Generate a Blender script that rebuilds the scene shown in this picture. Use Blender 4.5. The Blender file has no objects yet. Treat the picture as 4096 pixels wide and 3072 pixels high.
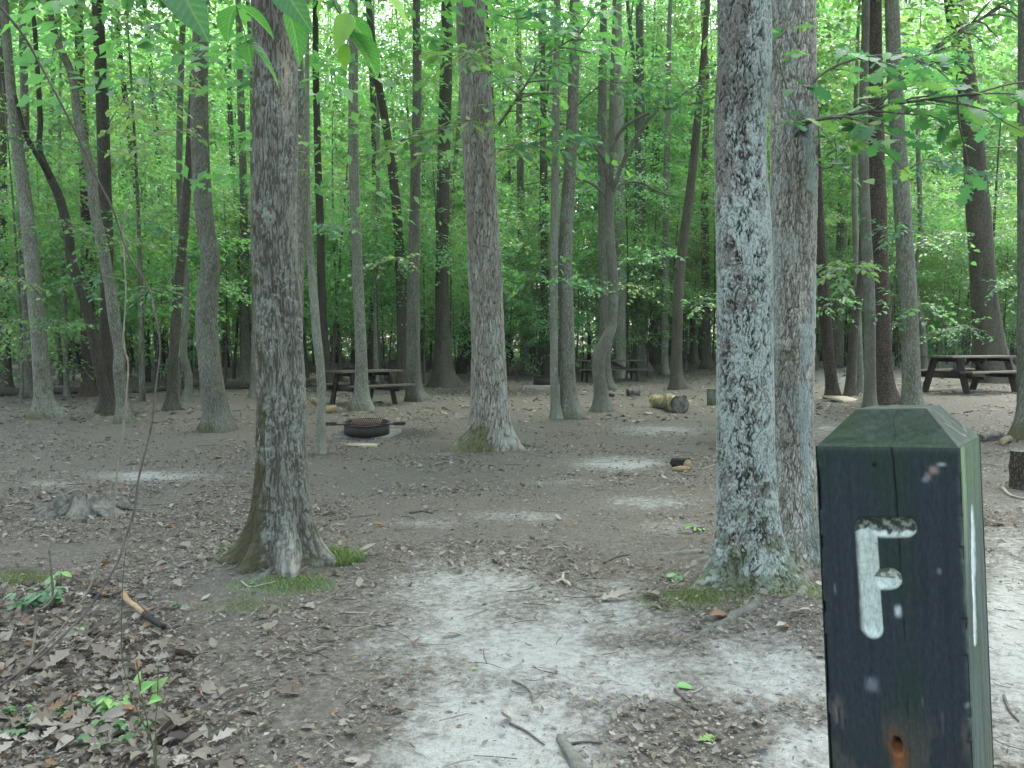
import bpy, math, random
import numpy as np
from mathutils import Matrix, Vector
rng = np.random.default_rng(11)
random.seed(5)
SC = bpy.context.scene
COL = SC.collection
R = math.radians

# ---------------------------------------------------------------- camera
F, CX, CY, EYE = 3300.0, 2048.0, 1536.0, 1.40
PITCH = math.atan(166 / F)
cam_d = bpy.data.cameras.new('camera')
cam = bpy.data.objects.new('camera', cam_d); COL.objects.link(cam)
cam.location = (0, 0, EYE)
cam.rotation_euler = (math.pi / 2 - PITCH, 0, 0)
cam_d.sensor_width = 36.0
cam_d.lens = 36.0 * F / 4096
cam_d.clip_start = 0.05; cam_d.clip_end = 1000
SC.camera = cam
cp, sp = math.cos(PITCH), math.sin(PITCH)

# ---------------------------------------------------------------- noise
def _h(i, j, s):
    n = (i.astype(np.int64) * 374761393 + j.astype(np.int64) * 668265263 + s * 982451653) & 0xFFFFFFFF
    n = ((n ^ (n >> 13)) * 1274126177) & 0xFFFFFFFF
    n = (n ^ (n >> 16)) & 0xFFFFFF
    return n / float(0xFFFFFF)
def vnoise(x, y, s=0):
    x = np.asarray(x, float); y = np.asarray(y, float)
    i = np.floor(x); j = np.floor(y)
    u = x - i; v = y - j
    u = u * u * (3 - 2 * u); v = v * v * (3 - 2 * v)
    a = _h(i, j, s); b = _h(i + 1, j, s); c = _h(i, j + 1, s); d = _h(i + 1, j + 1, s)
    return (a * (1 - u) + b * u) * (1 - v) + (c * (1 - u) + d * u) * v
def fbm(x, y, s=0, o=4):
    t = 0; a = .5; n = 0
    x = np.asarray(x, float); y = np.asarray(y, float)
    for k in range(o):
        t = t + a * vnoise(x * 2 ** k, y * 2 ** k, s + k); n += a; a *= .5
    return t / n
def sm(t):
    t = np.clip(t, 0, 1); return t * t * (3 - 2 * t)

# ---------------------------------------------------------------- ground shape
def terrain(x, y):
    x = np.asarray(x, float); y = np.asarray(y, float)
    z = .34 * sm((x - 3.0) / 7) * sm((y - 9) / 8)
    z = z + .05 * (fbm(x * .35 + 7, y * .35, 3, 2) - .5) * sm((np.hypot(x, y) - 1) / 6)
    z = z + .018 * (fbm(x * 2.2, y * 2.2, 9, 3) - .5)
    for (cx, cy, rx, ry, h) in MOUNDS:
        z = z + h * np.exp(-((x - cx) / rx) ** 2 - ((y - cy) / ry) ** 2)
    return z
MOUNDS = []
def ray(px, py):
    X = (px - CX) / F; U = -(py - CY) / F
    return np.array([X, cp + U * sp, -sp + U * cp])
def P(px, py, Y):
    d = ray(px, py); t = Y / d[1]
    return np.array([d[0] * t, Y, EYE + d[2] * t])
def G(px, py):
    d = ray(px, py); z = 0.
    for _ in range(12):
        t = (EYE - z) / max(-d[2], 1e-4)
        z = float(terrain(d[0] * t, d[1] * t))
    return np.array([d[0] * t, d[1] * t, z])
def project(x, y, z):
    dx, dy, dz = x, y, z - EYE
    fw = dy * cp - dz * sp; up = dy * sp + dz * cp
    fw = np.where(np.abs(fw) < 1e-3, 1e-3, fw)
    return CX + F * dx / fw, CY - F * up / fw, fw
for (px, py, rx, ry, h) in [(2590, 2190, .35, .22, .07), (2900, 2200, .35, .3, .07), (2960, 2440, .8, .5, .07),
                            (1140, 2260, .7, .5, .07), (3100, 2460, .5, .4, .03)]:
    g = G(px, py); MOUNDS.append((g[0], g[1], rx, ry, h))

# ---------------------------------------------------------------- object helpers
def mesh(name, V, Fs, mat=None, parent=None, attrs=None, smooth=False, mats=None, midx=None, loc=None, cols=None):
    V = np.asarray(V, float)
    if not isinstance(Fs, (list, tuple)): Fs = [Fs]
    Fs = [np.asarray(f, np.int64) for f in Fs if len(f)]
    me = bpy.data.meshes.new(name)
    me.vertices.add(len(V)); me.vertices.foreach_set('co', V.astype(np.float32).ravel())
    lv = np.concatenate([f.ravel() for f in Fs]); cnt = np.concatenate([np.full(len(f), f.shape[1]) for f in Fs])
    st = np.concatenate([[0], np.cumsum(cnt)[:-1]])
    me.loops.add(len(lv)); me.loops.foreach_set('vertex_index', lv.astype(np.int32))
    me.polygons.add(len(cnt)); me.polygons.foreach_set('loop_start', st.astype(np.int32))
    if smooth: me.polygons.foreach_set('use_smooth', np.ones(len(cnt), bool))
    for m in (mats or ([mat] if mat else [])): me.materials.append(m)
    if midx is not None: me.polygons.foreach_set('material_index', np.asarray(midx, np.int32))
    for k, a in (attrs or {}).items():
        at = me.attributes.new(k, 'FLOAT', 'POINT'); at.data.foreach_set('value', np.asarray(a, np.float32))
    for k, a in (cols or {}).items():
        a = np.asarray(a, np.float32)
        if a.shape[1] == 3: a = np.hstack([a, np.ones((len(a), 1), np.float32)])
        at = me.attributes.new(k, 'FLOAT_COLOR', 'POINT'); at.data.foreach_set('color', a.ravel())
    me.update(calc_edges=True); me.validate()
    o = bpy.data.objects.new(name, me); COL.objects.link(o)
    if loc is not None: o.location = loc
    if parent is not None: o.parent = parent
    return o
def tag(o, label=None, cat=None, group=None, kind=None):
    if label: o['label'] = label
    if cat: o['category'] = cat
    if group: o['group'] = group
    if kind: o['kind'] = kind
    return o
def thing(name, label, cat, loc=(0, 0, 0), rz=0, group=None):
    o = bpy.data.objects.new(name, None); COL.objects.link(o)
    o.empty_display_size = .1
    o.location = loc; o.rotation_euler = (0, 0, rz)
    return tag(o, label, cat, group)
class MB:
    def __init__(s): s.V = []; s.Q = []; s.T = []; s.n = 0
    def add(s, V, Q=None, T=None):
        V = np.asarray(V, float)
        if Q is not None and len(Q): s.Q.append(np.asarray(Q) + s.n)
        if T is not None and len(T): s.T.append(np.asarray(T) + s.n)
        s.V.append(V); s.n += len(V); return s
    def box(s, c, size, rot=None, bev=.004):
        hx, hy, hz = [v / 2 for v in size]
        b = min(bev, hx * .4, hy * .4, hz * .4)
        pts = []; 
        for sz in (-1, 1):
            for sy in (-1, 1):
                for sx in (-1, 1):
                    pts += [(sx * hx, sy * (hy - b), sz * (hz - b)), (sx * (hx - b), sy * hy, sz * (hz - b)), (sx * (hx - b), sy * (hy - b), sz * hz)]
        V = np.array(pts)
        if rot is not None: V = V @ np.array(rot).T
        V = V + np.array(c)
        i = lambda sx, sy, sz, k: (((sz + 1) // 2) * 4 + ((sy + 1) // 2) * 2 + (sx + 1) // 2) * 3 + k
        Q = []; T = []
        for sg in (-1, 1):
            Q.append([i(sg, -1, -1, 0), i(sg, 1, -1, 0), i(sg, 1, 1, 0), i(sg, -1, 1, 0)])
            Q.append([i(-1, sg, -1, 1), i(1, sg, -1, 1), i(1, sg, 1, 1), i(-1, sg, 1, 1)])
            Q.append([i(-1, -1, sg, 2), i(1, -1, sg, 2), i(1, 1, sg, 2), i(-1, 1, sg, 2)])
        for a in (-1, 1):
            for c2 in (-1, 1):
                Q.append([i(a, c2, -1, 0), i(a, c2, 1, 0), i(a, c2, 1, 1), i(a, c2, -1, 1)])
                Q.append([i(a, -1, c2, 0), i(a, 1, c2, 0), i(a, 1, c2, 2), i(a, -1, c2, 2)])
                Q.append([i(-1, a, c2, 1), i(1, a, c2, 1), i(1, a, c2, 2), i(-1, a, c2, 2)])
                for d in (-1, 1): T.append([i(a, c2, d, 0), i(a, c2, d, 1), i(a, c2, d, 2)])
        return s.add(V, Q, T)
    def bar(s, p0, p1, w, h, up=(0, 0, 1)):
        p0 = np.array(p0, float); p1 = np.array(p1, float); d = p1 - p0; L = np.linalg.norm(d); d /= L
        u = np.array(up, float); a = np.cross(u, d); a /= np.linalg.norm(a); b = np.cross(d, a)
        return s.box((p0 + p1) / 2, (L, w, h), np.stack([d, a, b], 1))
    def tube(s, pts, rad, n=8, caps=True, jit=0, mod=None):
        pts = np.asarray(pts, float); N = len(pts); rad = np.broadcast_to(np.asarray(rad, float), (N,))
        t = np.gradient(pts, axis=0); t /= np.linalg.norm(t, axis=1)[:, None] + 1e-12
        ref = np.array([1., 0, 0]) if abs(t[0, 0]) < .8 else np.array([0, 1., 0])
        A = ref - t * (t @ ref)[:, None]
        A /= np.linalg.norm(A, axis=1)[:, None]; B = np.cross(t, A)
        th = np.linspace(0, 2 * np.pi, n, endpoint=False)
        rr = np.repeat(rad[:, None], n, 1)
        if mod is not None: rr = mod(rr, th[None, :], np.arange(N)[:, None], pts)
        if jit: rr = rr * (1 + jit * (rng.random((N, n)) - .5))
        V = pts[:, None] + rr[..., None] * (np.cos(th)[None, :, None] * A[:, None] + np.sin(th)[None, :, None] * B[:, None])
        V = V.reshape(-1, 3)
        i = np.arange(N - 1)[:, None] * n; j = np.arange(n)[None, :]; k = (j + 1) % n
        Q = np.stack([i + j, i + k, i + n + k, i + n + j], -1).reshape(-1, 4)
        T = []
        if caps:
            V = np.vstack([V, pts[0], pts[-1]]); c0 = N * n
            jj = np.arange(n)
            T = np.vstack([np.stack([np.full(n, c0), (jj + 1) % n, jj], 1),
                           np.stack([np.full(n, c0 + 1), (N - 1) * n + jj, (N - 1) * n + (jj + 1) % n], 1)])
        return s.add(V, Q, T)
    def build(s, name, mat, parent=None, smooth=False, loc=None):
        fs = []
        if s.Q: fs.append(np.vstack(s.Q))
        if s.T: fs.append(np.vstack(s.T))
        return mesh(name, np.vstack(s.V), fs, mat, parent, smooth=smooth, loc=loc)
def spline(pts, n):
    pts = np.asarray(pts, float)
    p = np.vstack([2 * pts[0] - pts[1], pts, 2 * pts[-1] - pts[-2]])
    out = []; m = len(pts) - 1
    for t in np.linspace(0, m, n):
        i = min(int(t), m - 1); f = t - i
        a, b, c, d = p[i], p[i + 1], p[i + 2], p[i + 3]
        out.append(.5 * (2 * b + (c - a) * f + (2 * a - 5 * b + 4 * c - d) * f * f + (3 * b - a - 3 * c + d) * f ** 3))
    return np.array(out)

# ---------------------------------------------------------------- materials
class NT:
    def __init__(s, name):
        s.m = bpy.data.materials.new(name); s.m.use_nodes = True
        s.t = s.m.node_tree; s.t.nodes.clear()
        s.out = s.n('ShaderNodeOutputMaterial')
    def n(s, typ, **kw):
        nd = s.t.nodes.new(typ)
        for k, v in kw.items(): setattr(nd, k, v)
        return nd
    def l(s, a, b): s.t.links.new(a, b)
    def set(s, sock, v):
        if hasattr(v, 'links'): s.l(v, sock)
        elif isinstance(v, tuple) and len(v) == 3 and sock.type == 'RGBA': sock.default_value = (*v, 1)
        else: sock.default_value = v
    def coord(s, scale=(1, 1, 1), space='Object'):
        c = s.n('ShaderNodeTexCoord'); mp = s.n('ShaderNodeMapping'); s.l(c.outputs[space], mp.inputs[0])
        mp.inputs['Scale'].default_value = scale; return mp.outputs[0]
    def noise(s, vec, scale=1, detail=4, rough=.6, dist=0):
        a = s.n('ShaderNodeTexNoise'); s.set(a.inputs['Vector'], vec); a.inputs['Scale'].default_value = scale
        a.inputs['Detail'].default_value = detail; a.inputs['Roughness'].default_value = rough; a.inputs['Distortion'].default_value = dist
        return a.outputs[0]
    def voro(s, vec, scale=1, feat='F1', out='Distance'):
        a = s.n('ShaderNodeTexVoronoi', feature=feat); s.set(a.inputs['Vector'], vec); a.inputs['Scale'].default_value = scale
        return a.outputs[out]
    def math(s, op, a, b=0, c=None, clamp=False):
        m = s.n('ShaderNodeMath', operation=op, use_clamp=clamp); s.set(m.inputs[0], a); s.set(m.inputs[1], b)
        if c is not None: s.set(m.inputs[2], c)
        return m.outputs[0]
    def rng(s, v, a, b, c=0, d=1):
        m = s.n('ShaderNodeMapRange', interpolation_type='SMOOTHSTEP'); s.set(m.inputs[0], v)
        for i, q in enumerate((a, b, c, d)): m.inputs[i + 1].default_value = q
        return m.outputs[0]
    def mix(s, f, a, b, bt='MIX'):
        m = s.n('ShaderNodeMixRGB', blend_type=bt); s.set(m.inputs[0], f); s.set(m.inputs[1], a); s.set(m.inputs[2], b)
        return m.outputs[0]
    def ramp(s, f, stops):
        r = s.n('ShaderNodeValToRGB'); s.set(r.inputs[0], f); e = r.color_ramp.elements
        while len(e) < len(stops): e.new(.5)
        for q, (p, c) in zip(e, stops): q.position = p; q.color = (*c, 1)
        return r.outputs[0]
    def attr(s, name, out='Fac'): 
        a = s.n('ShaderNodeAttribute'); a.attribute_name = name; return a.outputs[out]
    def rand(s): return s.n('ShaderNodeObjectInfo').outputs['Random']
    def bump(s, h, strength=.5, dist=.01):
        b = s.n('ShaderNodeBump'); b.inputs['Strength'].default_value = strength; b.inputs['Distance'].default_value = dist
        s.set(b.inputs['Height'], h); return b.outputs[0]
    def pbr(s, col, rough=.85, spec=.25, normal=None, metal=0, k=.62):
        if k != 1: col = s.mix(1, col, (k * .87, k * .985, k * .965), 'MULTIPLY')
        b = s.n('ShaderNodeBsdfPrincipled'); s.set(b.inputs['Base Color'], col); s.set(b.inputs['Roughness'], rough)
        b.inputs['Specular IOR Level'].default_value = spec; b.inputs['Metallic'].default_value = metal
        if normal is not None: s.l(normal, b.inputs['Normal'])
        return b.outputs[0]
    def done(s, sh): s.l(sh, s.out.inputs[0]); return s.m

def bark(name, dark, light, scale=60, stretch=.2, vs=None, pw=.2, lichen=None, moss=None, bump=.8, dist=.02, vary=.25, edge=(.03, .3), big=.3):
    t = NT(name)
    v = t.coord((scale, scale, scale * stretch))
    n1 = t.noise(v, 1, 7, .7, .6)
    n2 = t.noise(t.coord((scale * 3, scale * 3, scale * 1.2)), 1, 4, .7)
    vs = vs or (scale * 1.2, scale * 1.2 * stretch)
    vv = t.coord((vs[0], vs[0], vs[1]))
    ns = t.n('ShaderNodeTexNoise'); t.l(vv, ns.inputs['Vector']); ns.inputs['Scale'].default_value = .9; ns.inputs['Detail'].default_value = 5
    wv = t.mix(.9, vv, ns.outputs[1], 'ADD')
    pl = t.rng(t.voro(wv, 1, 'DISTANCE_TO_EDGE'), edge[0], edge[1])
    h = t.math('ADD', t.math('ADD', t.math('MULTIPLY', n1, .68 - pw * .4), t.math('MULTIPLY', n2, .32 - pw * .4)), t.math('MULTIPLY', t.math('SUBTRACT', pl, .2), pw))
    col = t.ramp(h, [(.34, dark), (.47, tuple((a * .5 + b * .5) for a, b in zip(dark, light))), (.62, light)])
    lg = t.noise(t.coord((5, 5, 1.6)), 1, 5, .65)
    col = t.mix(big, col, t.ramp(lg, [(.3, tuple(x * .9 for x in dark)), (.7, tuple(min(1, x * 1.1) for x in light))]), 'MIX')
    if lichen:
        lc, amt, ls = lichen
        ln = t.noise(t.coord((ls, ls, ls * .5)), 1, 5, .6, .3); lf = t.noise(t.coord((55, 55, 26)), 1, 5, .75)
        q = t.math('ADD', t.math('ADD', t.math('MULTIPLY', ln, .62), t.math('MULTIPLY', lf, .38)), t.math('MULTIPLY', t.math('SUBTRACT', h, .45), .5))
        mk = t.rng(q, .60 - amt * .3, .66 - amt * .25)
        lv = t.mix(t.noise(t.coord((90, 90, 60)), 1, 3), tuple(x * .6 for x in lc), tuple(x * 1.15 for x in lc))
        col = t.mix(t.math('MULTIPLY', mk, .88), col, lv)
        h = t.math('ADD', h, t.math('MULTIPLY', mk, .12))
    if moss:
        mc, mh, ma = moss
        c = t.n('ShaderNodeTexCoord'); sx = t.n('ShaderNodeSeparateXYZ'); t.l(c.outputs['Object'], sx.inputs[0])
        zf = t.math('POWER', t.rng(sx.outputs[2], 0, mh, 1, 0), 1.3)
        sd = t.math('MULTIPLY', sx.outputs[0], -1.1)
        mn = t.noise(t.coord((12, 12, 3)), 1, 6, .7)
        mk = t.rng(t.math('ADD', t.math('ADD', t.math('MULTIPLY', zf, .5), mn), t.math('MULTIPLY', sd, .5)), 1.0 - ma, 1.35 - ma)
        mcv = t.mix(t.noise(t.coord((70, 70, 40)), 1, 4, .7), tuple(x * .35 for x in mc), tuple(x * 1.5 for x in mc))
        col = t.mix(t.math('MULTIPLY', mk, .8), col, mcv)
    if vary:
        hv = t.n('ShaderNodeHueSaturation'); t.l(col, hv.inputs['Color'])
        t.l(t.rng(t.rand(), 0, 1, 1 - vary, 1 + vary), hv.inputs['Value']); col = hv.outputs[0]
    return t.done(t.pbr(col, .92, .12, t.bump(h, bump, dist)))

GREY_L = (.27, .25, .22)
M = {}
M['bark_a'] = bark('bark_fine_ridged', (.055, .045, .034), (.29, .265, .225), 85, .13, vs=(110, 16), pw=.16, moss=((.07, .062, .022), 1.0, .22), bump=.8, dist=.02, vary=0, lichen=((.28, .31, .27), .10, 8))
M['bark_b'] = bark('bark_shaggy', (.07, .056, .042), (.38, .34, .29), 46, .13, vs=(40, 7), pw=.28, moss=((.075, .08, .02), .5, .3), bump=.9, dist=.04, vary=0, lichen=((.32, .34, .31), .05, 6))
M['bark_c'] = bark('bark_lichen', (.03, .024, .019), (.20, .165, .135), 46, .3, vs=(52, 17), pw=.2, lichen=((.44, .52, .48), .66, 7), moss=((.10, .12, .05), .5, .2), bump=1, dist=.04, vary=0)
M['bark_d'] = bark('bark_blocky', (.08, .064, .048), (.44, .39, .33), 56, .16, vs=(62, 13), pw=.22, lichen=((.40, .46, .43), .22, 4), bump=.9, dist=.03, vary=0)
M['bark_grey'] = bark('bark_grey', (.062, .056, .041), (.305, .29, .23), 42, .2, vs=(46, 12), pw=.16, lichen=((.32, .35, .30), .12, 4), moss=((.085, .082, .025), .4, .22), dist=.02)
M['bark_brown'] = bark('bark_brown', (.036, .031, .022), (.155, .138, .103), 40, .2, vs=(40, 10), pw=.16, dist=.02)
M['bark_red'] = bark('bark_red_brown', (.036, .027, .021), (.16, .122, .097), 40, .4, vs=(36, 18), pw=.3, dist=.025, vary=.1)
M['bark_smooth'] = bark('bark_smooth_pale', (.092, .086, .064), (.32, .302, .235), 30, .4, vs=(40, 22), pw=.06, lichen=((.34, .36, .29), .2, 5), dist=.008, big=.4, bump=.5)
M['bark_dim'] = bark('bark_far', (.045, .041, .03), (.20, .188, .145), 20, .25, vs=(20, 5), pw=.15, dist=.03, vary=.45)

def leafmat(name, stops, trans=.45, tcol=(1.4, 1.6, .8), rough=.42, spec=.35, vary=.12, hue=.02):
    t = NT(name)
    col = t.ramp(t.attr('tint'), stops)
    hv = t.n('ShaderNodeHueSaturation'); t.l(col, hv.inputs['Color']); rd = t.rand()
    t.l(t.rng(rd, 0, 1, 1 - vary, 1 + vary), hv.inputs['Value'])
    t.l(t.rng(rd, 0, 1, .5 - hue, .5 + hue), hv.inputs['Hue'])
    col = hv.outputs[0]
    tr = t.n('ShaderNodeBsdfTranslucent'); t.l(t.mix(1, col, tcol, 'MULTIPLY'), tr.inputs[0])
    mx = t.n('ShaderNodeMixShader'); mx.inputs[0].default_value = trans
    t.l(t.pbr(col, rough, spec, k=1), mx.inputs[1]); t.l(tr.outputs[0], mx.inputs[2])
    return t.done(mx.outputs[0])
M['leaf'] = leafmat('leaf_green', [(0, (.06, .15, .08)), (.45, (.095, .215, .10)), (.8, (.14, .28, .10)), (1, (.20, .345, .11))], trans=.5, hue=.03)
M['leaf_far'] = leafmat('leaf_far_green', [(0, (.075, .17, .095)), (.5, (.115, .245, .11)), (.85, (.165, .32, .12)), (1, (.23, .385, .15))], trans=.52, hue=.03, vary=.2)
M['leaf_near'] = leafmat('leaf_near_green', [(0, (.04, .12, .075)), (.5, (.06, .17, .09)), (.8, (.11, .245, .08)), (1, (.17, .33, .08))], trans=.4, rough=.6, spec=.22)
M['leaf_plant'] = leafmat('leaf_ground_plant', [(0, (.03, .085, .035)), (.5, (.055, .14, .05)), (1, (.125, .25, .06))], trans=.22)
M['grass'] = leafmat('grass_blade', [(0, (.05, .10, .025)), (.5, (.07, .15, .035)), (1, (.13, .21, .06))], trans=.3)

def littermat():
    t = NT('dead_leaf')
    col = t.ramp(t.attr('tint'), [(0, (.075, .058, .045)), (.25, (.15, .118, .092)), (.5, (.225, .185, .15)), (.75, (.32, .275, .232)), (.93, (.45, .405, .355)), (1, (.27, .155, .085))])
    tr = t.n('ShaderNodeBsdfTranslucent'); t.l(col, tr.inputs[0])
    mx = t.n('ShaderNodeMixShader'); mx.inputs[0].default_value = .12
    t.l(t.pbr(col, .75, .25, k=.56), mx.inputs[1]); t.l(tr.outputs[0], mx.inputs[2])
    return t.done(mx.outputs[0])
M['litter'] = littermat()

def woodmat(name, dark, light, sc=(4, 60, 60), bump=.4, rough=.85, dist=.004):
    t = NT(name); n = t.noise(t.coord(sc), 1, 6, .65, .5); n2 = t.noise(t.coord((5, 5, 5)), 1, 4)
    col = t.ramp(t.math('ADD', t.math('MULTIPLY', n, .7), t.math('MULTIPLY', n2, .3)), [(.3, dark), (.7, light)])
    return t.done(t.pbr(col, rough, .2, t.bump(n, bump, dist)))
M['table'] = woodmat('weathered_dark_wood', (.026, .022, .017), (.095, .08, .062), (3, 40, 40))
M['table_top'] = woodmat('weathered_grey_wood', (.045, .038, .03), (.135, .118, .094), (2.5, 40, 40))
M['cut'] = woodmat('cut_wood', (.20, .135, .07), (.46, .36, .22), (14, 14, 14))
M['board'] = woodmat('pale_board', (.36, .28, .18), (.58, .49, .36), (5, 40, 40))
M['fire_wood'] = woodmat('split_orange_wood', (.20, .115, .06), (.46, .33, .20), (10, 40, 40))
M['rot_wood'] = woodmat('rotten_log', (.03, .022, .014), (.60, .49, .28), (4, 11, 11), 1, .9, .05)
M['char'] = woodmat('charred_wood', (.010, .009, .009), (.045, .04, .037), (12, 12, 12), 1, .8, .01)
M['stump'] = woodmat('old_stump', (.014, .011, .008), (.34, .31, .265), (16, 16, 7), 1, .95, .04)
M['twig'] = woodmat('twig_bark', (.05, .04, .033), (.20, .17, .14), (30, 30, 30))
M['twig_pale'] = woodmat('twig_pale', (.25, .22, .18), (.46, .42, .36), (30, 30, 30))
M['cane'] = woodmat('cane_purple', (.085, .064, .058), (.21, .165, .15), (40, 40, 40))
M['cane_pale'] = woodmat('cane_pale', (.16, .135, .10), (.34, .30, .23), (40, 40, 40))
M['stem_green'] = woodmat('stem_green', (.045, .06, .025), (.12, .14, .06), (40, 40, 40))
M['root'] = woodmat('grey_root', (.075, .07, .06), (.225, .215, .185), (20, 20, 20), .8, .9, .01)
M['concrete'] = woodmat('concrete', (.11, .105, .095), (.32, .31, .285), (12, 12, 12), .3, .9)
def metalmat(name, a, b, sc=18):
    t = NT(name); n = t.noise(t.coord((sc, sc, sc)), 1, 6, .7)
    return t.done(t.pbr(t.ramp(n, [(.35, a), (.7, b)]), .7, .4, t.bump(n, .3, .003), .25))
M['iron'] = metalmat('sooty_iron', (.016, .014, .013), (.055, .045, .04))
M['rust'] = metalmat('rusty_iron', (.05, .03, .022), (.18, .095, .065))

def groundmat():
    t = NT('forest_ground'); v = t.coord((1, 1, 1))
    f1 = t.noise(v, 26, 8, .72, .3); f2 = t.noise(v, 110, 4, .7); f3 = t.noise(v, 2.2, 5, .6); f4 = t.noise(v, .5, 3, .5)
    chips = t.voro(t.mix(.3, t.coord((1, 1, 1)), t.coord((1, 1, 1))), 70, 'F1', 'Color')
    bw = t.n('ShaderNodeRGBToBW'); t.l(chips, bw.inputs[0])
    base = t.math('ADD', t.math('MULTIPLY', f1, .6), t.math('MULTIPLY', f2, .4))
    col = t.ramp(base, [(.30, (.085, .075, .062)), (.45, (.172, .147, .12)), (.56, (.245, .213, .18)), (.70, (.36, .335, .305))])
    col = t.mix(.4, col, t.ramp(bw.outputs[0], [(.1, (.10, .083, .07)), (.5, (.205, .18, .158)), (.9, (.39, .36, .33))]))
    col = t.mix(t.math('MULTIPLY', t.rng(f3, .42, .68), .3), col, (.185, .15, .122))
    sa = t.attr('sand'); f5 = t.noise(v, 9, 6, .7, .4)
    q = t.math('ADD', t.math('MULTIPLY', t.math('SUBTRACT', f1, .5), 1.05), t.math('MULTIPLY', t.math('SUBTRACT', f5, .5), 1.05))
    q = t.math('ADD', q, t.math('MULTIPLY', t.math('SUBTRACT', f3, .5), .7))
    ms = t.math('MULTIPLY', t.rng(t.math('ADD', sa, q), .18, .92), t.rng(sa, .02, .2))
    sand = t.ramp(t.math('ADD', t.math('MULTIPLY', f2, .5), t.math('MULTIPLY', f1, .5)), [(.3, (.40, .375, .345)), (.5, (.62, .595, .56)), (.7, (.77, .75, .72))])
    col = t.mix(t.math('MULTIPLY', ms, .92), col, sand)
    mo = t.rng(t.math('ADD', t.attr('moss'), t.math('MULTIPLY', t.math('SUBTRACT', f1, .5), 1.4)), .32, .85)
    col = t.mix(t.math('MULTIPLY', mo, .85), col, t.ramp(f2, [(.3, (.035, .05, .012)), (.7, (.12, .145, .03))]))
    ch = t.rng(t.math('ADD', t.attr('soot'), t.math('MULTIPLY', t.math('SUBTRACT', f1, .5), .8)), .25, .8)
    col = t.mix(t.math('MULTIPLY', ch, .8), col, (.055, .053, .052))
    h = t.math('ADD', base, t.math('MULTIPLY', bw.outputs[0], .4))
    return t.done(t.pbr(col, .95, .1, t.bump(h, 1.0, .03), k=.53))
M['ground'] = groundmat()

# ---------------------------------------------------------------- ground sheet
def blobs(x, y, z, lst):
    px, py, fw = project(x, y, z)
    m = np.zeros_like(px)
    ok = fw > .3
    for (bx, by, rx, ry, a) in lst:
        m = np.maximum(m, np.where(ok, a * np.exp(-np.abs((px - bx) / rx) ** 2 - np.abs((py - by) / ry) ** 2), 0))
    return m
SAND = [(1980, 3000, 640, 360, .9), (2080, 2560, 600, 270, .85), (1920, 2360, 430, 150, .72), (2500, 2700, 560, 200, .75), (2480, 2420, 180, 150, .62),
        (3050, 2720, 480, 220, .75), (3150, 3000, 380, 200, .9), (4050, 2600, 190, 560, .85), (2350, 2980, 300, 190, .75),
        (2480, 1855, 240, 34, .7), (2640, 1720, 260, 30, .55), (600, 1905, 330, 30, .66), (200, 1935, 200, 22, .5), (2060, 2065, 260, 28, .55), (1700, 2090, 220, 24, .45),
        (2600, 2010, 300, 34, .5), (2700, 2110, 200, 34, .45), (3550, 1470, 480, 44, .6), (3300, 1720, 150, 70, .45), (3400, 1500, 200, 44, .5), (2240, 1930, 260, 20, .4), (1250, 2700, 260, 110, .3), (2300, 2180, 400, 60, .3)]
UNSAND = [(2790, 2960, 330, 110, .7), (2080, 2440, 150, 70, .35), (2450, 2560, 180, 30, .3), (1500, 2900, 150, 110, .35), (2350, 2250, 200, 60, .25)]
MOSS = [(1180, 2330, 220, 60, .85), (980, 2420, 170, 60, .6), (1290, 2240, 130, 60, .75), (2790, 2385, 170, 50, .9), (2960, 2330, 220, 50, .6), (3180, 2350, 160, 55, .75), (90, 2310, 170, 45, .95),
        (2560, 2640, 80, 40, .3), (2850, 2560, 90, 25, .4), (880, 2200, 50, 30, .4), (960, 1700, 60, 20, .0)]
SOOT = [(1640, 1735, 180, 30, .8), (2450, 1850, 260, 60, .25), (1990, 1570, 350, 25, .85), (1470, 1740, 150, 40, .5), (2750, 1830, 200, 60, .35), (1350, 1640, 300, 30, .25), (2250, 2130, 300, 30, .2)]
def build_ground():
    th = np.concatenate([np.linspace(-180, -55, 40, endpoint=False), np.linspace(-55, 55, 520, endpoint=False), np.linspace(55, 180, 40, endpoint=False)])
    rr = np.concatenate([[.25], .6 * (1.0155 ** np.arange(0, 420))])
    rr = rr[rr < 380]
    T, Rr = np.meshgrid(np.radians(th), rr)
    x = (Rr * np.sin(T)).ravel(); y = (Rr * np.cos(T)).ravel()
    z = terrain(x, y)
    n = len(th); m = len(rr)
    i = np.arange(m - 1)[:, None] * n; j = np.arange(n)[None, :]; k = (j + 1) % n
    Q = np.stack([i + j, i + n + j, i + n + k, i + k], -1).reshape(-1, 4)
    V = np.stack([x, y, z], 1); V = np.vstack([V, [0, 0, float(terrain(0, 0))]])
    T3 = np.stack([np.full(n, len(V) - 1), np.arange(n), (np.arange(n) + 1) % n], 1)
    xx, yy, zz = V.T
    sand = np.clip(blobs(xx, yy, zz, SAND) - blobs(xx, yy, zz, UNSAND), 0, 1)
    o = mesh('ground', V, [Q, T3], M['ground'], smooth=True, attrs={'sand': sand, 'moss': blobs(xx, yy, zz, MOSS), 'soot': blobs(xx, yy, zz, SOOT)})
    tag(o, kind='structure')
build_ground()

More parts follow.
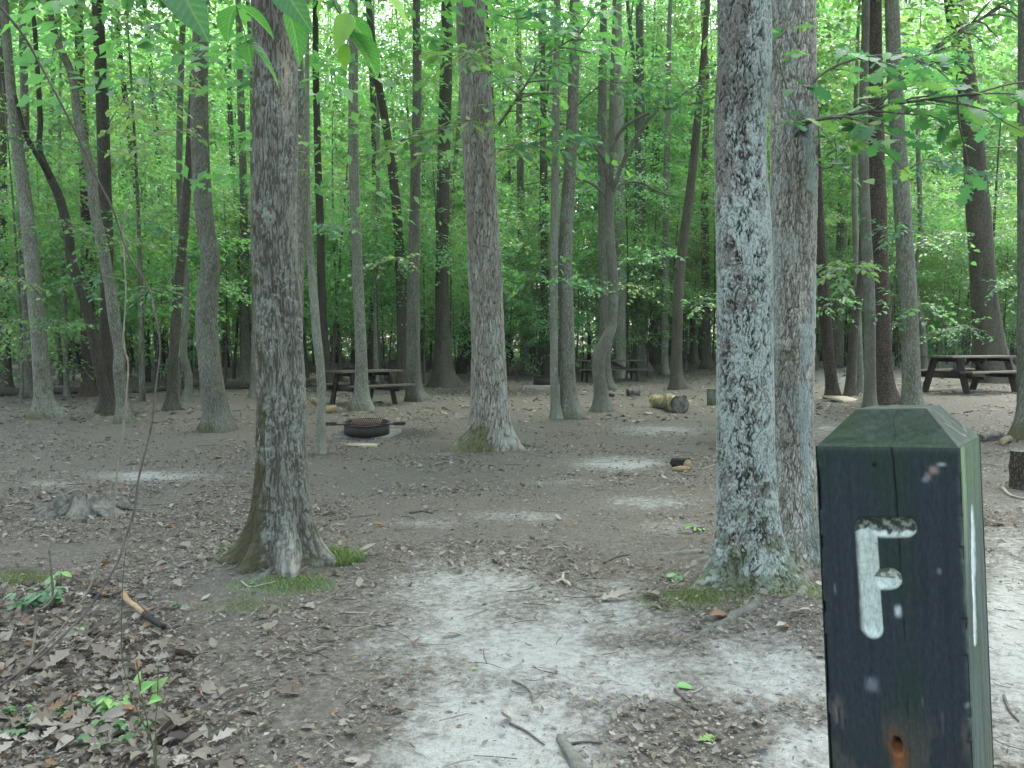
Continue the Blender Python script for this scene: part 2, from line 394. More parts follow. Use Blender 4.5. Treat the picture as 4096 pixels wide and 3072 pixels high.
# ---------------------------------------------------------------- leaves
def station_leaf(us, ws, fold=.25, droop=.25, wav=0):
    us = np.array(us); ws = np.array(ws); V = []
    for k, (u, w) in enumerate(zip(us, ws)):
        zc = -droop * u * u
        V += [(u, -w, zc + fold * w + wav * math.sin(k * 2.1)), (u, 0, zc), (u, w, zc + fold * w + wav * math.cos(k * 2.7))]
    Q = []
    for k in range(len(us) - 1):
        a = 3 * k; Q += [(a, a + 3, a + 4, a + 1), (a + 1, a + 4, a + 5, a + 2)]
    return np.array(V), np.array(Q)
RHOMB = (np.array([(0, 0, 0), (.42, -.3, .06), (1, 0, -.10), (.42, .3, .06)], float), np.array([(0, 1, 2, 3)]))
OVAL = station_leaf([0, .12, .35, .62, .85, 1], [.005, .17, .29, .26, .12, .0], .25, .2)
OVAL2 = station_leaf([0, .08, .22, .4, .6, .78, .9, 1], [.006, .13, .25, .31, .29, .2, .1, .0], .18, .3)
OAK = station_leaf([0, .1, .17, .27, .34, .46, .53, .66, .72, .84, .93, 1], [.015, .07, .05, .2, .09, .29, .13, .33, .16, .24, .12, .02], .15, .2)
CURL = station_leaf([0, .3, .7, 1], [.04, .25, .22, .03], .7, .35)
CURL2 = station_leaf([0, .25, .5, .8, 1], [.03, .2, .3, .16, .02], .35, -.35)
FOAK = station_leaf([0, .17, .27, .36, .5, .58, .72, .8, 1], [.02, .06, .2, .09, .28, .14, .27, .13, .03], .45, -.2, .03)
def leaves(pos, d, nrm, size, tpl):
    """pos/d/nrm (N,3), size (N,) -> V, Q"""
    T, Q = tpl
    d = d / (np.linalg.norm(d, axis=1)[:, None] + 1e-9)
    s = np.cross(nrm, d); s /= np.linalg.norm(s, axis=1)[:, None] + 1e-9
    n = np.cross(d, s)
    V = pos[:, None] + size[:, None, None] * (T[None, :, 0, None] * d[:, None] + T[None, :, 1, None] * s[:, None] + T[None, :, 2, None] * n[:, None])
    N = len(pos); m = len(T)
    QQ = (Q[None] + (np.arange(N) * m)[:, None, None]).reshape(-1, Q.shape[1])
    return V.reshape(-1, 3), QQ
def leaf_obj(name, pos, d, nrm, size, tpl, mat, parent=None, tint=None, loc=None):
    V, Q = leaves(pos, d, nrm, size, tpl)
    tint = rng.random(len(pos)) if tint is None else tint
    return mesh(name, V, Q, mat, parent, attrs={'tint': np.repeat(tint, len(tpl[0]))}, smooth=len(tpl[0]) > 4, loc=loc)
def unit(n):
    v = rng.normal(size=(n, 3)); return v / np.linalg.norm(v, axis=1)[:, None]
def spray_cloud(centers, outs, L, per, lsize, flat=.12, tilt=.38, tint0=None):
    """flat fans of leaves: returns arrays"""
    N = len(centers)
    u = rng.random((N, per)) ** .8; v = (rng.random((N, per)) - .5) * 2
    az = np.arctan2(outs[:, 1], outs[:, 0])
    ax = np.stack([np.cos(az), np.sin(az), np.clip(outs[:, 2], -.6, .6) * 0 + rng.normal(-.05, .18, N)], 1)
    lat = np.stack([-np.sin(az), np.cos(az), rng.normal(0, .15, N)], 1)
    Ls = (L * rng.uniform(.6, 1.25, N))[:, None]
    U = u * Ls; W = v * Ls * (.18 + .42 * np.sin(np.pi * np.clip(u * .9 + .08, 0, 1)))
    p = centers[:, None] + U[..., None] * ax[:, None] + W[..., None] * lat[:, None]
    p[..., 2] += -.22 * U ** 2 / np.maximum(Ls, .01) + rng.normal(0, flat * .5, (N, per))
    d = ax[:, None] * (.5 + rng.random((N, per, 1))) + lat[:, None] * (np.sign(v) * rng.uniform(.2, 1.2, (N, per)))[..., None]
    d = d + rng.normal(0, .35, (N, per, 3)); d[..., 2] -= .3
    nr = np.zeros((N, per, 3)); nr[..., 2] = 1; nr += rng.normal(0, tilt, (N, per, 3))
    sz = lsize * rng.uniform(.65, 1.25, (N, per))
    t = np.clip((rng.random((N, 1)) if tint0 is None else tint0) * .6 + rng.random((N, per)) * .4, 0, 1)
    f = lambda a: a.reshape(-1, a.shape[-1])
    return f(p), f(d), f(nr), sz.ravel(), t.ravel()
def crown_mesh(name, nspray, per, rx, rz, lsize, L, shell=.35, tpl=RHOMB, mat='leaf_far', lumps=5, hole=.35, flatten=1):
    # clumps of sprays inside an uneven ellipsoid with gaps
    c = unit(nspray * 4); r = (shell + (1 - shell) * rng.random(nspray * 4)) ** .7
    p = c * r[:, None] * np.array([rx, rx, rz])
    # lumpy rejection
    k = fbm(np.arctan2(c[:, 1], c[:, 0]) * 1.3 + 9 + p[:, 2] * .15, p[:, 2] * (1.1 / flatten) + 3, int(rng.integers(99)), 2)
    keep = k > np.quantile(k, hole)
    p = p[keep][:nspray]; c = c[keep][:nspray]
    a = spray_cloud(p, c, L, per, lsize)
    V, Q = leaves(*a[:4], tpl)
    o = mesh(name, V, Q, M[mat], attrs={'tint': np.repeat(a[4], len(tpl[0]))})
    me = o.data; bpy.data.objects.remove(o); return me
CANOPY = [crown_mesh('crown', 150, 44, rng.uniform(2.6, 3.4), rng.uniform(5, 6.5), .17, 1.3) for _ in range(6)]
UNDER = [crown_mesh('crown', 105, 44, rng.uniform(1.6, 2.2), rng.uniform(2.3, 3.0), .115, .95, mat='leaf_far', shell=.15) for _ in range(6)]
HIGH = [crown_mesh('crown', 120, 26, 3.0, 3.2, .19, 1.2, mat='leaf', hole=.5) for _ in range(3)]
def place(me, parent, loc, scale=1, rz=None, name='crown'):
    o = bpy.data.objects.new(name, me); COL.objects.link(o); o.parent = parent
    o.location = loc; o.scale = (scale, scale, scale) if np.isscalar(scale) else scale
    o.rotation_euler = (0, 0, random.random() * 6.28 if rz is None else rz)
    return o

# ---------------------------------------------------------------- trees
def trunk_mod(flare, lobes, hh, sd, lump=.06):
    def f(rr, th, i, pts):
        h = np.maximum(pts[:, 2] - 0.0, 0)[:, None]
        n = fbm(np.cos(th) * 1.6 + 5 + sd, h * 1.4 + np.sin(th) * 1.6 + sd * 3.1, 17, 3) - .5
        n2 = fbm(np.cos(th) * 6 + 5 + sd, h * 4 + np.sin(th) * 6 + sd, 23, 2) - .5
        q = rr * (1 + lump * 2 * n + lump * .6 * n2)
        q = q + flare * np.exp(-h / hh)
        for (a, amp, w) in lobes:
            dlt = (th - a + np.pi) % (2 * np.pi) - np.pi
            q = q + amp * np.exp(-(dlt / w) ** 2) * np.exp(-h / (hh * .8))
        return q
    return f
def worley(x, y, sd=0):
    x = np.asarray(x, float); y = np.asarray(y, float); i = np.floor(x); j = np.floor(y)
    d1 = np.full(x.shape, 9.); d2 = d1.copy(); idv = np.zeros(x.shape)
    for a in (-1, 0, 1):
        for b in (-1, 0, 1):
            ci, cj = i + a, j + b; px = ci + .1 + .8 * _h(ci, cj, sd); py = cj + .1 + .8 * _h(ci, cj, sd + 50)
            d = np.hypot(px - x, py - y); r = _h(ci, cj, sd + 90)
            n = d < d1; d2 = np.where(n, d1, np.minimum(d2, d)); idv = np.where(n, r, idv); d1 = np.where(n, d, d1)
    return d1, d2, idv
def mixc(c, m, col): return c * (1 - m[..., None]) + np.asarray(col) * m[..., None]
def ridge(n): return 1 - np.abs(2 * n - 1)
def bark_A(u, z, th):
    z0 = z; u = u * 1.75; z = z * 2.1
    q = fbm(u * 10, z * 4, 201, 2) - .5; cs = np.cos(th)
    f = sm((ridge(fbm(u * 46 + q * 2, z * 5.5, 203, 4)) - .74) / .2); f2 = sm((ridge(fbm(u * 90 + q * 3, z * 11, 204, 3)) - .78) / .2)
    fine = fbm(u * 190, z * 45, 205, 3); p = fbm(u * 6, z * 1.6, 207, 3)
    c = np.ones(u.shape + (3,)) * np.array([.235, .224, .182]) * (.52 + .85 * fine)[..., None]
    c = mixc(c, sm((p - .45) / .3) * .5, (.17, .145, .115)); c = mixc(c, f * .78, (.055, .047, .036)); c = mixc(c, f2 * .5, (.09, .077, .06))
    c = mixc(c, sm((fbm(u * 38, z * 30, 209, 3) - .58) / .08) * sm((fbm(u * 4, z * 2, 210, 2) - .4) / .2) * .6, (.36, .385, .34))
    rt = np.exp(-((th + 1.2) / .3) ** 2) * np.exp(-z0 / .3); c = mixc(c, np.clip(rt * 1.2, 0, .62) * (1 - .6 * f), np.array([.34, .325, .29]) * (.35 + 1.15 * fine)[..., None])
    mv = .8 * sm((-cs - .05) / .6) * (.42 + .58 * np.exp(-np.maximum(z0 - .3, 0) / .8)) + .55 * np.exp(-z0 / .25)
    m = sm((mv + (fbm(u * 15, z * 5, 211, 4) - .5) * 1.5 - .36) / .3) * .85 * (1 - np.clip(rt * 1.5, 0, 1))
    mn = fbm(u * 60, z * 35, 213, 3); c = mixc(c, m, np.array([.042, .037, .02]) * (1 - mn)[..., None] * 1.1 + np.array([.105, .094, .045]) * mn[..., None])
    c = mixc(c, np.exp(-((cs - .72) / .22) ** 2 - ((z0 - 2.95) / .26) ** 2) * (np.sin(th) < 0) * sm((fbm(u * 50, z * 9, 215, 3) - .4) / .15) * .8, (.46, .37, .27))
    return -.007 * f - .003 * f2 + .003 * (fine - .5) + .012 * (fbm(u * 8, z * 3, 217, 2) - .5), c
def bark_B(u, z, th):
    z0 = z; u = u * 1.5; z = z * 1.6
    cs = np.cos(th); q = fbm(u * 12, z * 6, 221, 3) - .5
    d1, d2, i1 = worley(u * 19 + q * 1.8, z * 3.4 + q * 1.2 + fbm(u * 30, z * 3, 222, 2), 223); cr = 1 - sm((d2 - d1 - .02) / .2)
    d3, d4, i2 = worley(u * 44 + q * 3, z * 9 + q * 2, 224); cr2 = 1 - sm((d4 - d3 - .02) / .2)
    st = fbm(u * 90 + q * 2, z * 8, 225, 4); p = fbm(u * 4, z * 1.3, 227, 3)
    c = np.ones(u.shape + (3,)) * np.array([.37, .33, .275]) * ((.55 + .8 * st) * (.78 + .42 * i1) * (.85 + .3 * i2))[..., None]
    c = mixc(c, sm((p - .48) / .25) * .5, (.20, .165, .13)); c = mixc(c, cr2 * .42, (.13, .11, .085)); c = mixc(c, cr * .75, (.06, .05, .038))
    c = mixc(c, sm((fbm(u * 9, z * 5, 229, 4) - .56) / .1) * .5 * (.4 + .6 * sm(cs)), (.36, .39, .35))
    hm = .17 + .38 * np.exp(-((cs + .3) / .42) ** 2) + (fbm(u * 7, z * 7, 231, 4) - .5) * .55
    m = sm((hm - z0) / .2) * sm((.72 - cs) / .35) * (.55 + .4 * fbm(u * 16, z * 12, 232, 3)); mn = fbm(u * 50, z * 40, 233, 3)
    c = mixc(c, m, np.array([.05, .05, .018]) * (1 - mn)[..., None] + np.array([.15, .155, .04]) * mn[..., None])
    return -.012 * cr - .004 * cr2 + .012 * (i1 - .5) + .006 * (st - .5), c
def bark_C(u, z, th):
    z0 = z; u = u * 1.6; z = z * 2.0
    cs = np.cos(th); q = fbm(u * 14, z * 8, 241, 3) - .5
    cv = sm((ridge(fbm(u * 32 + q * 2.5, z * 8.5 + q, 243, 4)) - .86) / .10) * sm((fbm(u * 14, z * 7, 252, 2) - .3) / .25); cv2 = sm((ridge(fbm(u * 60 + q * 2, z * 26, 244, 3)) - .88) / .1)
    fine = fbm(u * 150, z * 110, 245, 3); med = fbm(u * 55, z * 38, 246, 4); big = fbm(u * 8 + 3, z * 3.6, 247, 3)
    bk = np.ones(u.shape + (3,)) * np.array([.25, .23, .20]) * (.55 + .9 * fine)[..., None]; bk = mixc(bk, sm((med - .5) / .2) * .5, (.125, .107, .09))
    v = .52 + (big - .5) * 1.1 + .16 * cs + (med - .5) * 1.25 - .36 * sm((z0 - 1.9) / .6) * sm((.25 - cs) / .5) - .25 * sm((.45 - z0) / .4)
    L = sm((v - .27) / .10) * (1 - .75 * cv)
    lc = np.array([.235, .265, .235]) * (1 - fine)[..., None] * 1.1 + np.array([.52, .56, .505]) * fine[..., None] * 1.05
    c = bk * (1 - .9 * L[..., None]) + lc * .9 * L[..., None]
    c = mixc(c, cv * .85, (.022, .019, .016)); c = mixc(c, cv2 * .6, (.04, .034, .029))
    m = sm((.65 * np.exp(-z0 / .36) + (fbm(u * 12, z * 8, 249, 4) - .5) * 1.1 - .2) / .35) * .7; c = mixc(c, m, np.array([.10, .115, .055]) * (.6 + .8 * fine)[..., None])
    return .004 * L - .010 * cv - .005 * cv2 + .004 * (med - .5), c
def bark_D(u, z, th):
    z0 = z; u = u * 1.45; z = z * 1.7
    cs = np.cos(th); q = fbm(u * 20, z * 12, 261, 3) - .5
    d1, d2, i1 = worley(u * 44 + q * 2.2, z * 12 + q * 2.0, 263); cr = 1 - sm((d2 - d1 - .03) / .22)
    f = sm((ridge(fbm(u * 38 + q, z * 6, 264, 3)) - .8) / .16); fine = fbm(u * 150, z * 60, 265, 3); p = fbm(u * 5, z * 1.5, 267, 3)
    c = np.ones(u.shape + (3,)) * np.array([.47, .43, .37]) * ((.6 + .8 * fine) * (.8 + .4 * i1))[..., None]
    c = mixc(c, sm((p - .46) / .25) * .45, (.23, .195, .155)); c = mixc(c, cr * .6, (.115, .098, .075)); c = mixc(c, f * .6, (.075, .062, .048))
    c = mixc(c, sm((fbm(u * 7, z * 3, 269, 4) - .53) / .12) * (.35 + .4 * sm((cs + .1) / .5)), (.42, .47, .44))
    c = mixc(c, sm((fbm(u * 8, z * 4, 271, 3) + .4 * np.exp(-z0 / .5) - .72) / .15) * .55, (.12, .115, .06))
    for (px, py, r) in ((3172, 560, .045), (3248, 640, .03)):
        zk = 1.4 + 5.3 * (1370 - py) / F; c0 = (px - 3168) / 90
        k = np.exp(-(((cs - c0) * .145) ** 2 + ((z0 - zk) * .75) ** 2) / r ** 2) * (np.sin(th) < .2); c = mixc(c, np.clip(k * 1.3, 0, .85), (.04, .034, .027))
    return -.007 * cr - .006 * f + .005 * (i1 - .5) + .003 * (fine - .5), c
def paintmat():
    t = NT('bark_painted_detail'); nz = t.noise(t.coord((240, 240, 160)), 1, 4, .7)
    return t.done(t.pbr(t.mix(1, t.attr('paint', 'Color'), t.ramp(nz, [(.3, (.75, .75, .75)), (.7, (1.2, 1.2, 1.2))]), 'MULTIPLY'), .93, .1, t.bump(nz, .4, .003)))
M['bark_detail'] = paintmat()
def detailed_trunk(t, full, r0, flare, lobes, hh, fn, zf, sides, sd, lump):
    zs = np.concatenate([np.arange(-.22, zf, .006 if zf < 5 else .010), np.arange(zf, full[-1, 2], .3)]); n = len(zs)
    c = [np.interp(zs, full[:, 2], full[:, k]) for k in range(4)]
    th = np.linspace(0, 2 * np.pi, sides, endpoint=False); TH, Z = np.meshgrid(th, zs); Zp = np.maximum(Z, 0)
    rr = np.repeat(c[3][:, None], sides, 1)
    rr = trunk_mod(flare, lobes, hh, sd, lump)(rr, TH, None, np.stack([c[0], c[1], zs], 1))
    u = ((TH - np.pi / 2) % (2 * np.pi)) * r0; d, col = fn(u, Zp, np.where(TH > np.pi, TH - 2 * np.pi, TH))
    rr = rr + d
    V = np.stack([c[0][:, None] + rr * np.cos(TH), c[1][:, None] + rr * np.sin(TH), Z], -1).reshape(-1, 3)
    i = np.arange(n - 1)[:, None] * sides; j = np.arange(sides)[None]; k = (j + 1) % sides
    mesh('trunk', V, np.stack([i + j, i + k, i + sides + k, i + sides + j], -1).reshape(-1, 4), M['bark_detail'], t, smooth=True, cols={'paint': col.reshape(-1, 3)})
TREES = {}
def tree(key, name, label, path, bark_key, H=15, flare=None, lobes=None, hh=None, crown=True, limbs=(), sides=28, cat='tree', group=None, lump=.06, leafy=1.0, zc=None, fn=None, zf=4.2):
    """path: [(px, py, width_px) ...] from the foot upward; the tree stands where the foot meets the ground"""
    g = G(path[0][0], path[0][1]); Y = g[1]
    sc = Y / F
    pts = [P(px, py, Y) - g for px, py, w in path]; rad = [w / 2 * sc for _, _, w in path]
    if len(path) > 2:
        d = pts[-1] - pts[-3]
    else: d = pts[-1] - pts[0]
    d = d / np.linalg.norm(d); d = d * .5 + np.array([0, 0, .5]); d /= np.linalg.norm(d)
    top = pts[-1][2]; r1 = rad[-1]
    while pts[-1][2] < H:
        pts.append(pts[-1] + d * 2.5 + rng.normal(0, .08, 3) * np.array([1, 1, 0])); rad.append(max(.02, r1 * (1 - .85 * (pts[-1][2] - top) / max(H - top, 1))))
    yw = rng.normal(0, .04, len(pts)); yw[:2] = 0
    for q, e in zip(pts, yw): q[1] += e
    pts = np.vstack([pts[0] - np.array([0, 0, .25]), pts]); rad = [rad[0]] + rad
    n = 70
    full = spline(np.hstack([pts, np.array(rad)[:, None]]), n)
    r0 = rad[1]
    flare = r0 * .35 if flare is None else flare; hh = hh or max(.15, r0 * 1.2)
    if lobes is None:
        lobes = [(a + rng.uniform(-.4, .4), r0 * rng.uniform(.25, .7), rng.uniform(.3, .5)) for a in np.linspace(0, 6.28, 5)[:-1] + rng.uniform(0, 1.5)]
    t = thing(name, label, cat, g, group=group)
    mb = MB()
    if fn: detailed_trunk(t, full, rad[4], flare, lobes, hh, fn, zf, 380, 7.3 * len(key) + ord(key[0]), lump)
    else: mb.tube(full[:, :3], np.maximum(full[:, 3], .006), sides, mod=trunk_mod(flare, lobes, hh, rng.uniform(0, 50), lump))
    for lp in limbs:
        q = [P(a, b, Y + e) - g for a, b, w, e in lp]; w = [w / 2 * sc for a, b, w, e in lp]
        s = spline(np.hstack([q, np.array(w)[:, None]]), 6 * len(q)); mb.tube(s[:, :3], s[:, 3], 8)
    if not fn: mb.build('trunk', M[bark_key], t, smooth=True)
    if crown:
        axis = full[np.argmin(abs(full[:, 2] - (H - 2)))][:3]
        me = HIGH[int(rng.integers(3))] if crown is True else crown
        place(me, t, (axis[0], axis[1], (zc or H - 1.5)), leafy)
    TREES[key] = (t, g, Y)
    return t

DEF = math.pi
tree('A', 'ridged_tree', 'big ridged grey brown tree with grass tuft and mossy root flare at left front',
     [(1135, 2225, 250), (1135, 2140, 215), (1133, 2000, 200), (1131, 1667, 189), (1122, 1296, 182), (1110, 926, 176), (1095, 370, 172), (1076, 0, 165)],
     'bark_a', 13, flare=.035, lobes=[(-1.2, .17, .26), (-2.1, .13, .22), (-2.9, .16, .3), (-.35, .16, .3), (2.4, .15, .4), (1.2, .15, .4)], hh=.24, fn=bark_A, lump=.045)
tree('B', 'shaggy_tree', 'big straight shaggy barked tree with green moss wedge at its foot, middle of the clearing',
     [(1930, 1795, 172), (1948, 1700, 150), (1955, 1550, 138), (1945, 1200, 132), (1930, 900, 128), (1905, 400, 124), (1880, 0, 113)],
     'bark_b', 16, flare=.05, lobes=[(-2.4, .22, .4), (-.35, .30, .35), (1.2, .2, .4)], hh=.34, fn=bark_B, zf=6.2, lump=.06)
tree('C', 'lichen_tree', 'big dark trunk crusted with pale blue green lichen, left of the letter post',
     [(2990, 2330, 262), (2988, 2200, 236), (2985, 1950, 222), (2981, 1500, 216), (2975, 1000, 208), (2968, 500, 200), (2957, 0, 197)],
     'bark_c', 12, flare=.045, lobes=[(-2.75, .13, .4), (-1.2, .07, .5), (-.2, .13, .4), (1.8, .1, .5)], hh=.2, fn=bark_C, lump=.05)
tree('D', 'blocky_bark_tree', 'big pale grey tree with blocky bark and leafy side shoots, just behind the lichen trunk',
     [(3190, 2235, 205), (3185, 2100, 186), (3180, 1800, 180), (3172, 1300, 176), (3168, 700, 178), (3164, 0, 178)],
     'bark_d', 13, flare=.03, lobes=[(-.4, .12, .4), (-2., .1, .4), (2.2, .1, .4)], hh=.2, fn=bark_D, lump=.04)
# --- trees behind the post and at the right
tree('E1', 'red_oak_tree', 'thick dark red brown trunk rising straight behind the post top',
     [(3535, 1612, 95), (3530, 1520, 78), (3515, 1100, 78), (3500, 600, 80), (3490, 0, 72)], 'bark_red', 19)
tree('E1b', 'slim_tree', 'slim grey trunk touching the dark red brown trunk behind the post',
     [(3478, 1640, 46), (3480, 1500, 45), (3476, 1200, 44), (3466, 900, 42), (3455, 500, 36)], 'bark_smooth', 12, sides=20)
tree('E2', 'grey_tree', 'straight pale grey brown trunk directly above the post, left of the right picnic table',
     [(3650, 1660, 78), (3645, 1500, 70), (3630, 1200, 66), (3612, 900, 64), (3598, 600, 60), (3580, 250, 56), (3565, 0, 52)], 'bark_grey', 17)
tree('F1', 'broad_oak_tree', 'broad grey trunk with flared foot right behind the right picnic table',
     [(3975, 1530, 135), (3962, 1440, 114), (3938, 1150, 95), (3915, 850, 88), (3885, 500, 76), (3845, 200, 68), (3815, 0, 64)], 'bark_brown', 20, flare=.12)
tree('G', 'edge_tree', 'pale grey tree with mossy flared root cut off by the right edge of the view',
     [(4150, 1750, 140), (4145, 1650, 128), (4135, 1300, 122), (4130, 800, 112), (4125, 0, 100)], 'bark_grey', 15, lobes=[(-2.9, .3, .35), (-1, .15, .4)], hh=.3)
tree('H', 'red_pine_tree', 'leaning red brown trunk beside the pale board, right of the blocky tree',
     [(3330, 1592, 50), (3325, 1520, 47), (3312, 1390, 46), (3295, 1200, 44), (3278, 1000, 42), (3255, 600, 40), (3240, 200, 36)], 'bark_red', 17)
tree('I1', 'leaning_tree', 'small dark trunk leaning right between the red brown trunk and the post trees',
     [(3400, 1583, 42), (3405, 1480, 36), (3420, 1270, 34), (3440, 1120, 32), (3462, 900, 28), (3480, 600, 24)], 'bark_brown', 11, sides=18)
tree('I2', 'thin_tree', 'thin grey trunk close behind the small right leaning dark trunk',
     [(3440, 1572, 26), (3438, 1400, 23), (3430, 1100, 22), (3420, 700, 20)], 'bark_smooth', 12, sides=16)
tree('I3', 'thin_tree', 'thin curved pale trunk left of the broad oak behind the right picnic table',
     [(3700, 1490, 24), (3690, 1300, 22), (3660, 1120, 20), (3680, 950, 18), (3672, 500, 16)], 'bark_smooth', 12, sides=16)
# --- middle right
tree('J1', 'slim_tree', 'slim straight grey trunk touching the left side of the mid clearing twin trunk',
     [(2228, 1675, 42), (2218, 1550, 35), (2216, 1400, 33), (2216, 1024, 33), (2222, 600, 30), (2226, 200, 26)], 'bark_smooth', 14, sides=20)
tree('J2', 'twin_tree', 'tall grey brown trunk whose foot joins a slimmer grey trunk at mid clearing',
     [(2284, 1672, 76), (2272, 1550, 62), (2268, 1350, 58), (2262, 1024, 54), (2272, 800, 52), (2284, 600, 48), (2295, 300, 42), (2300, 0, 38)], 'bark_grey', 17)
tree('K', 'crooked_tree', 'crooked S bent grey tree with spreading forked limbs in front of the far picnic table',
     [(2408, 1645, 60), (2402, 1560, 52), (2392, 1470, 50), (2402, 1405, 52), (2432, 1345, 46), (2450, 1290, 42), (2453, 1150, 40), (2443, 1000, 38), (2437, 864, 36), (2440, 700, 30), (2448, 560, 26), (2452, 300, 20), (2460, 0, 14)],
     'bark_smooth', 12, limbs=[[(2440, 780, 20, 0), (2490, 660, 18, -.3), (2530, 570, 15, -.5), (2600, 470, 12, -.7), (2700, 400, 9, -.9), (2800, 330, 6, -1)],
                       [(2436, 760, 20, 0), (2425, 650, 18, -.2), (2470, 545, 16, -.4), (2520, 490, 14, -.5), (2610, 447, 11, -.7), (2730, 426, 9, -.9), (2860, 390, 6, -1.)],
                       [(2437, 700, 16, 0), (2410, 630, 14, -.2), (2330, 535, 10, -.5), (2230, 490, 8, -.8), (2110, 470, 6, -1)],
                       [(2440, 820, 14, 0), (2400, 760, 12, -.1), (2330, 720, 9, -.3), (2230, 715, 7, -.5), (2100, 740, 5, -.7)],
                       [(2445, 800, 14, 0), (2480, 740, 10, .2), (2560, 730, 8, .3), (2640, 770, 6, .4), (2720, 790, 4, .5)]])
tree('K2', 'grey_tree', 'straight pale grey trunk just behind the crooked S bent tree',
     [(2425, 1560, 52), (2420, 1450, 45), (2418, 1200, 44), (2412, 900, 40), (2410, 500, 36)], 'bark_grey', 19)
tree('K3', 'pale_tree', 'pale trunk behind the far picnic table, right of the crooked tree',
     [(2486, 1512, 48), (2482, 1400, 44), (2480, 1100, 43), (2478, 700, 40), (2474, 300, 34)], 'bark_smooth', 21)
tree('L', 'mottled_tree', 'mottled pale and dark trunk standing at the right end of the far picnic table',
     [(2572, 1487, 64), (2560, 1400, 46), (2556, 1200, 45), (2560, 900, 42), (2562, 500, 36), (2558, 100, 30)], 'bark_grey', 24)
tree('M', 'dark_tree', 'dark upright trunk between the mottled trunk and the dark leaning trunk',
     [(2610, 1452, 36), (2612, 1300, 32), (2614, 1000, 30), (2618, 600, 28)], 'bark_brown', 24)
tree('N', 'leaning_dark_tree', 'dark brown trunk leaning right behind the half log',
     [(2710, 1557, 56), (2706, 1470, 44), (2708, 1271, 42), (2722, 1080, 40), (2746, 880, 36), (2772, 680, 33), (2792, 450, 30), (2812, 250, 26)], 'bark_brown', 17)
tree('O', 'slim_grey_tree', 'slim grey trunk just left of the dark leaning trunk behind the half log',
     [(2660, 1500, 34), (2658, 1400, 28), (2660, 1150, 27), (2666, 800, 25), (2672, 400, 22)], 'bark_grey', 20)
tree('Q', 'far_pale_tree', 'far pale trunk midway between the leaning dark trunk and the lichen tree',
     [(2775, 1452, 34), (2772, 1300, 28), (2770, 1000, 27), (2768, 600, 24)], 'bark_smooth', 24)
tree('Rr', 'far_pale_tree', 'far pale trunk close to the left edge of the lichen tree',
     [(2828, 1472, 42), (2826, 1380, 34), (2822, 1150, 33), (2818, 800, 30)], 'bark_grey', 24)
tree('S', 'far_grey_tree', 'far grey trunk with spread foot, right of the shaggy mossy tree',
     [(2102, 1487, 48), (2098, 1400, 35), (2092, 1150, 33), (2085, 900, 30), (2078, 500, 26)], 'bark_grey', 23)
tree('S2', 'dark_tree', 'narrow dark trunk behind the distant fire ring slab',
     [(2186, 1500, 32), (2180, 1300, 29), (2176, 1000, 28), (2172, 600, 25)], 'bark_brown', 22)
# --- middle left
tree('A2', 'slim_tree', 'slim grey trunk half hidden behind the right side of the big ridged tree',
     [(1184, 1830, 50), (1186, 1500, 46), (1192, 1150, 46), (1200, 925, 46), (1201, 555, 50), (1192, 300, 48), (1184, 0, 45)], 'bark_grey', 13, flare=.01, lobes=[], sides=22)
tree('A3', 'split_sapling', 'thin sapling with a split foot standing left of the near fire ring',
     [(1286, 1815, 42), (1283, 1700, 38), (1284, 1579, 36), (1278, 1450, 36), (1268, 1333, 36), (1256, 1200, 34), (1245, 1080, 30), (1236, 900, 26), (1225, 600, 22)], 'bark_smooth', 8, flare=.008, lobes=[], sides=20)
tree('U1', 'table_tree', 'grey trunk standing right in front of the left picnic table',
     [(1447, 1640, 84), (1446, 1560, 56), (1444, 1400, 46), (1429, 1100, 43), (1420, 800, 40), (1415, 400, 38), (1413, 0, 34)], 'bark_grey', 16, flare=.05)
tree('U2', 'curved_dark_tree', 'dark trunk curving to the left as it rises, behind the left picnic table',
     [(1620, 1556, 56), (1611, 1450, 44), (1607, 1200, 42), (1600, 1024, 40), (1585, 820, 36), (1562, 620, 33), (1530, 430, 31), (1500, 250, 28), (1472, 0, 25)], 'bark_brown', 18)
tree('U3', 'grey_tree', 'grey trunk with bulging foot at the right end of the left picnic table',
     [(1662, 1603, 74), (1655, 1530, 58), (1653, 1300, 53), (1655, 1000, 44), (1664, 650, 38), (1669, 300, 34), (1666, 0, 30)], 'bark_grey', 18, flare=.05)
tree('U4', 'dark_flared_tree', 'thick dark trunk with wide flared foot, left of the shaggy mossy tree',
     [(1778, 1548, 96), (1772, 1460, 68), (1768, 1200, 54), (1770, 900, 52), (1778, 500, 50), (1788, 100, 46)], 'bark_brown', 20, flare=.12)
tree('U5', 'slim_dark_tree', 'slim dark trunk rising just right of the big ridged tree',
     [(1320, 1560, 40), (1300, 1400, 34), (1288, 1150, 33), (1280, 900, 31), (1272, 600, 27), (1262, 200, 24)], 'bark_brown', 18)
tree('V1', 'thin_tree', 'thin grey pole trunk behind the left picnic table top',
     [(1505, 1545, 22), (1503, 1300, 19), (1505, 1000, 18), (1512, 700, 16)], 'bark_smooth', 13, sides=14)
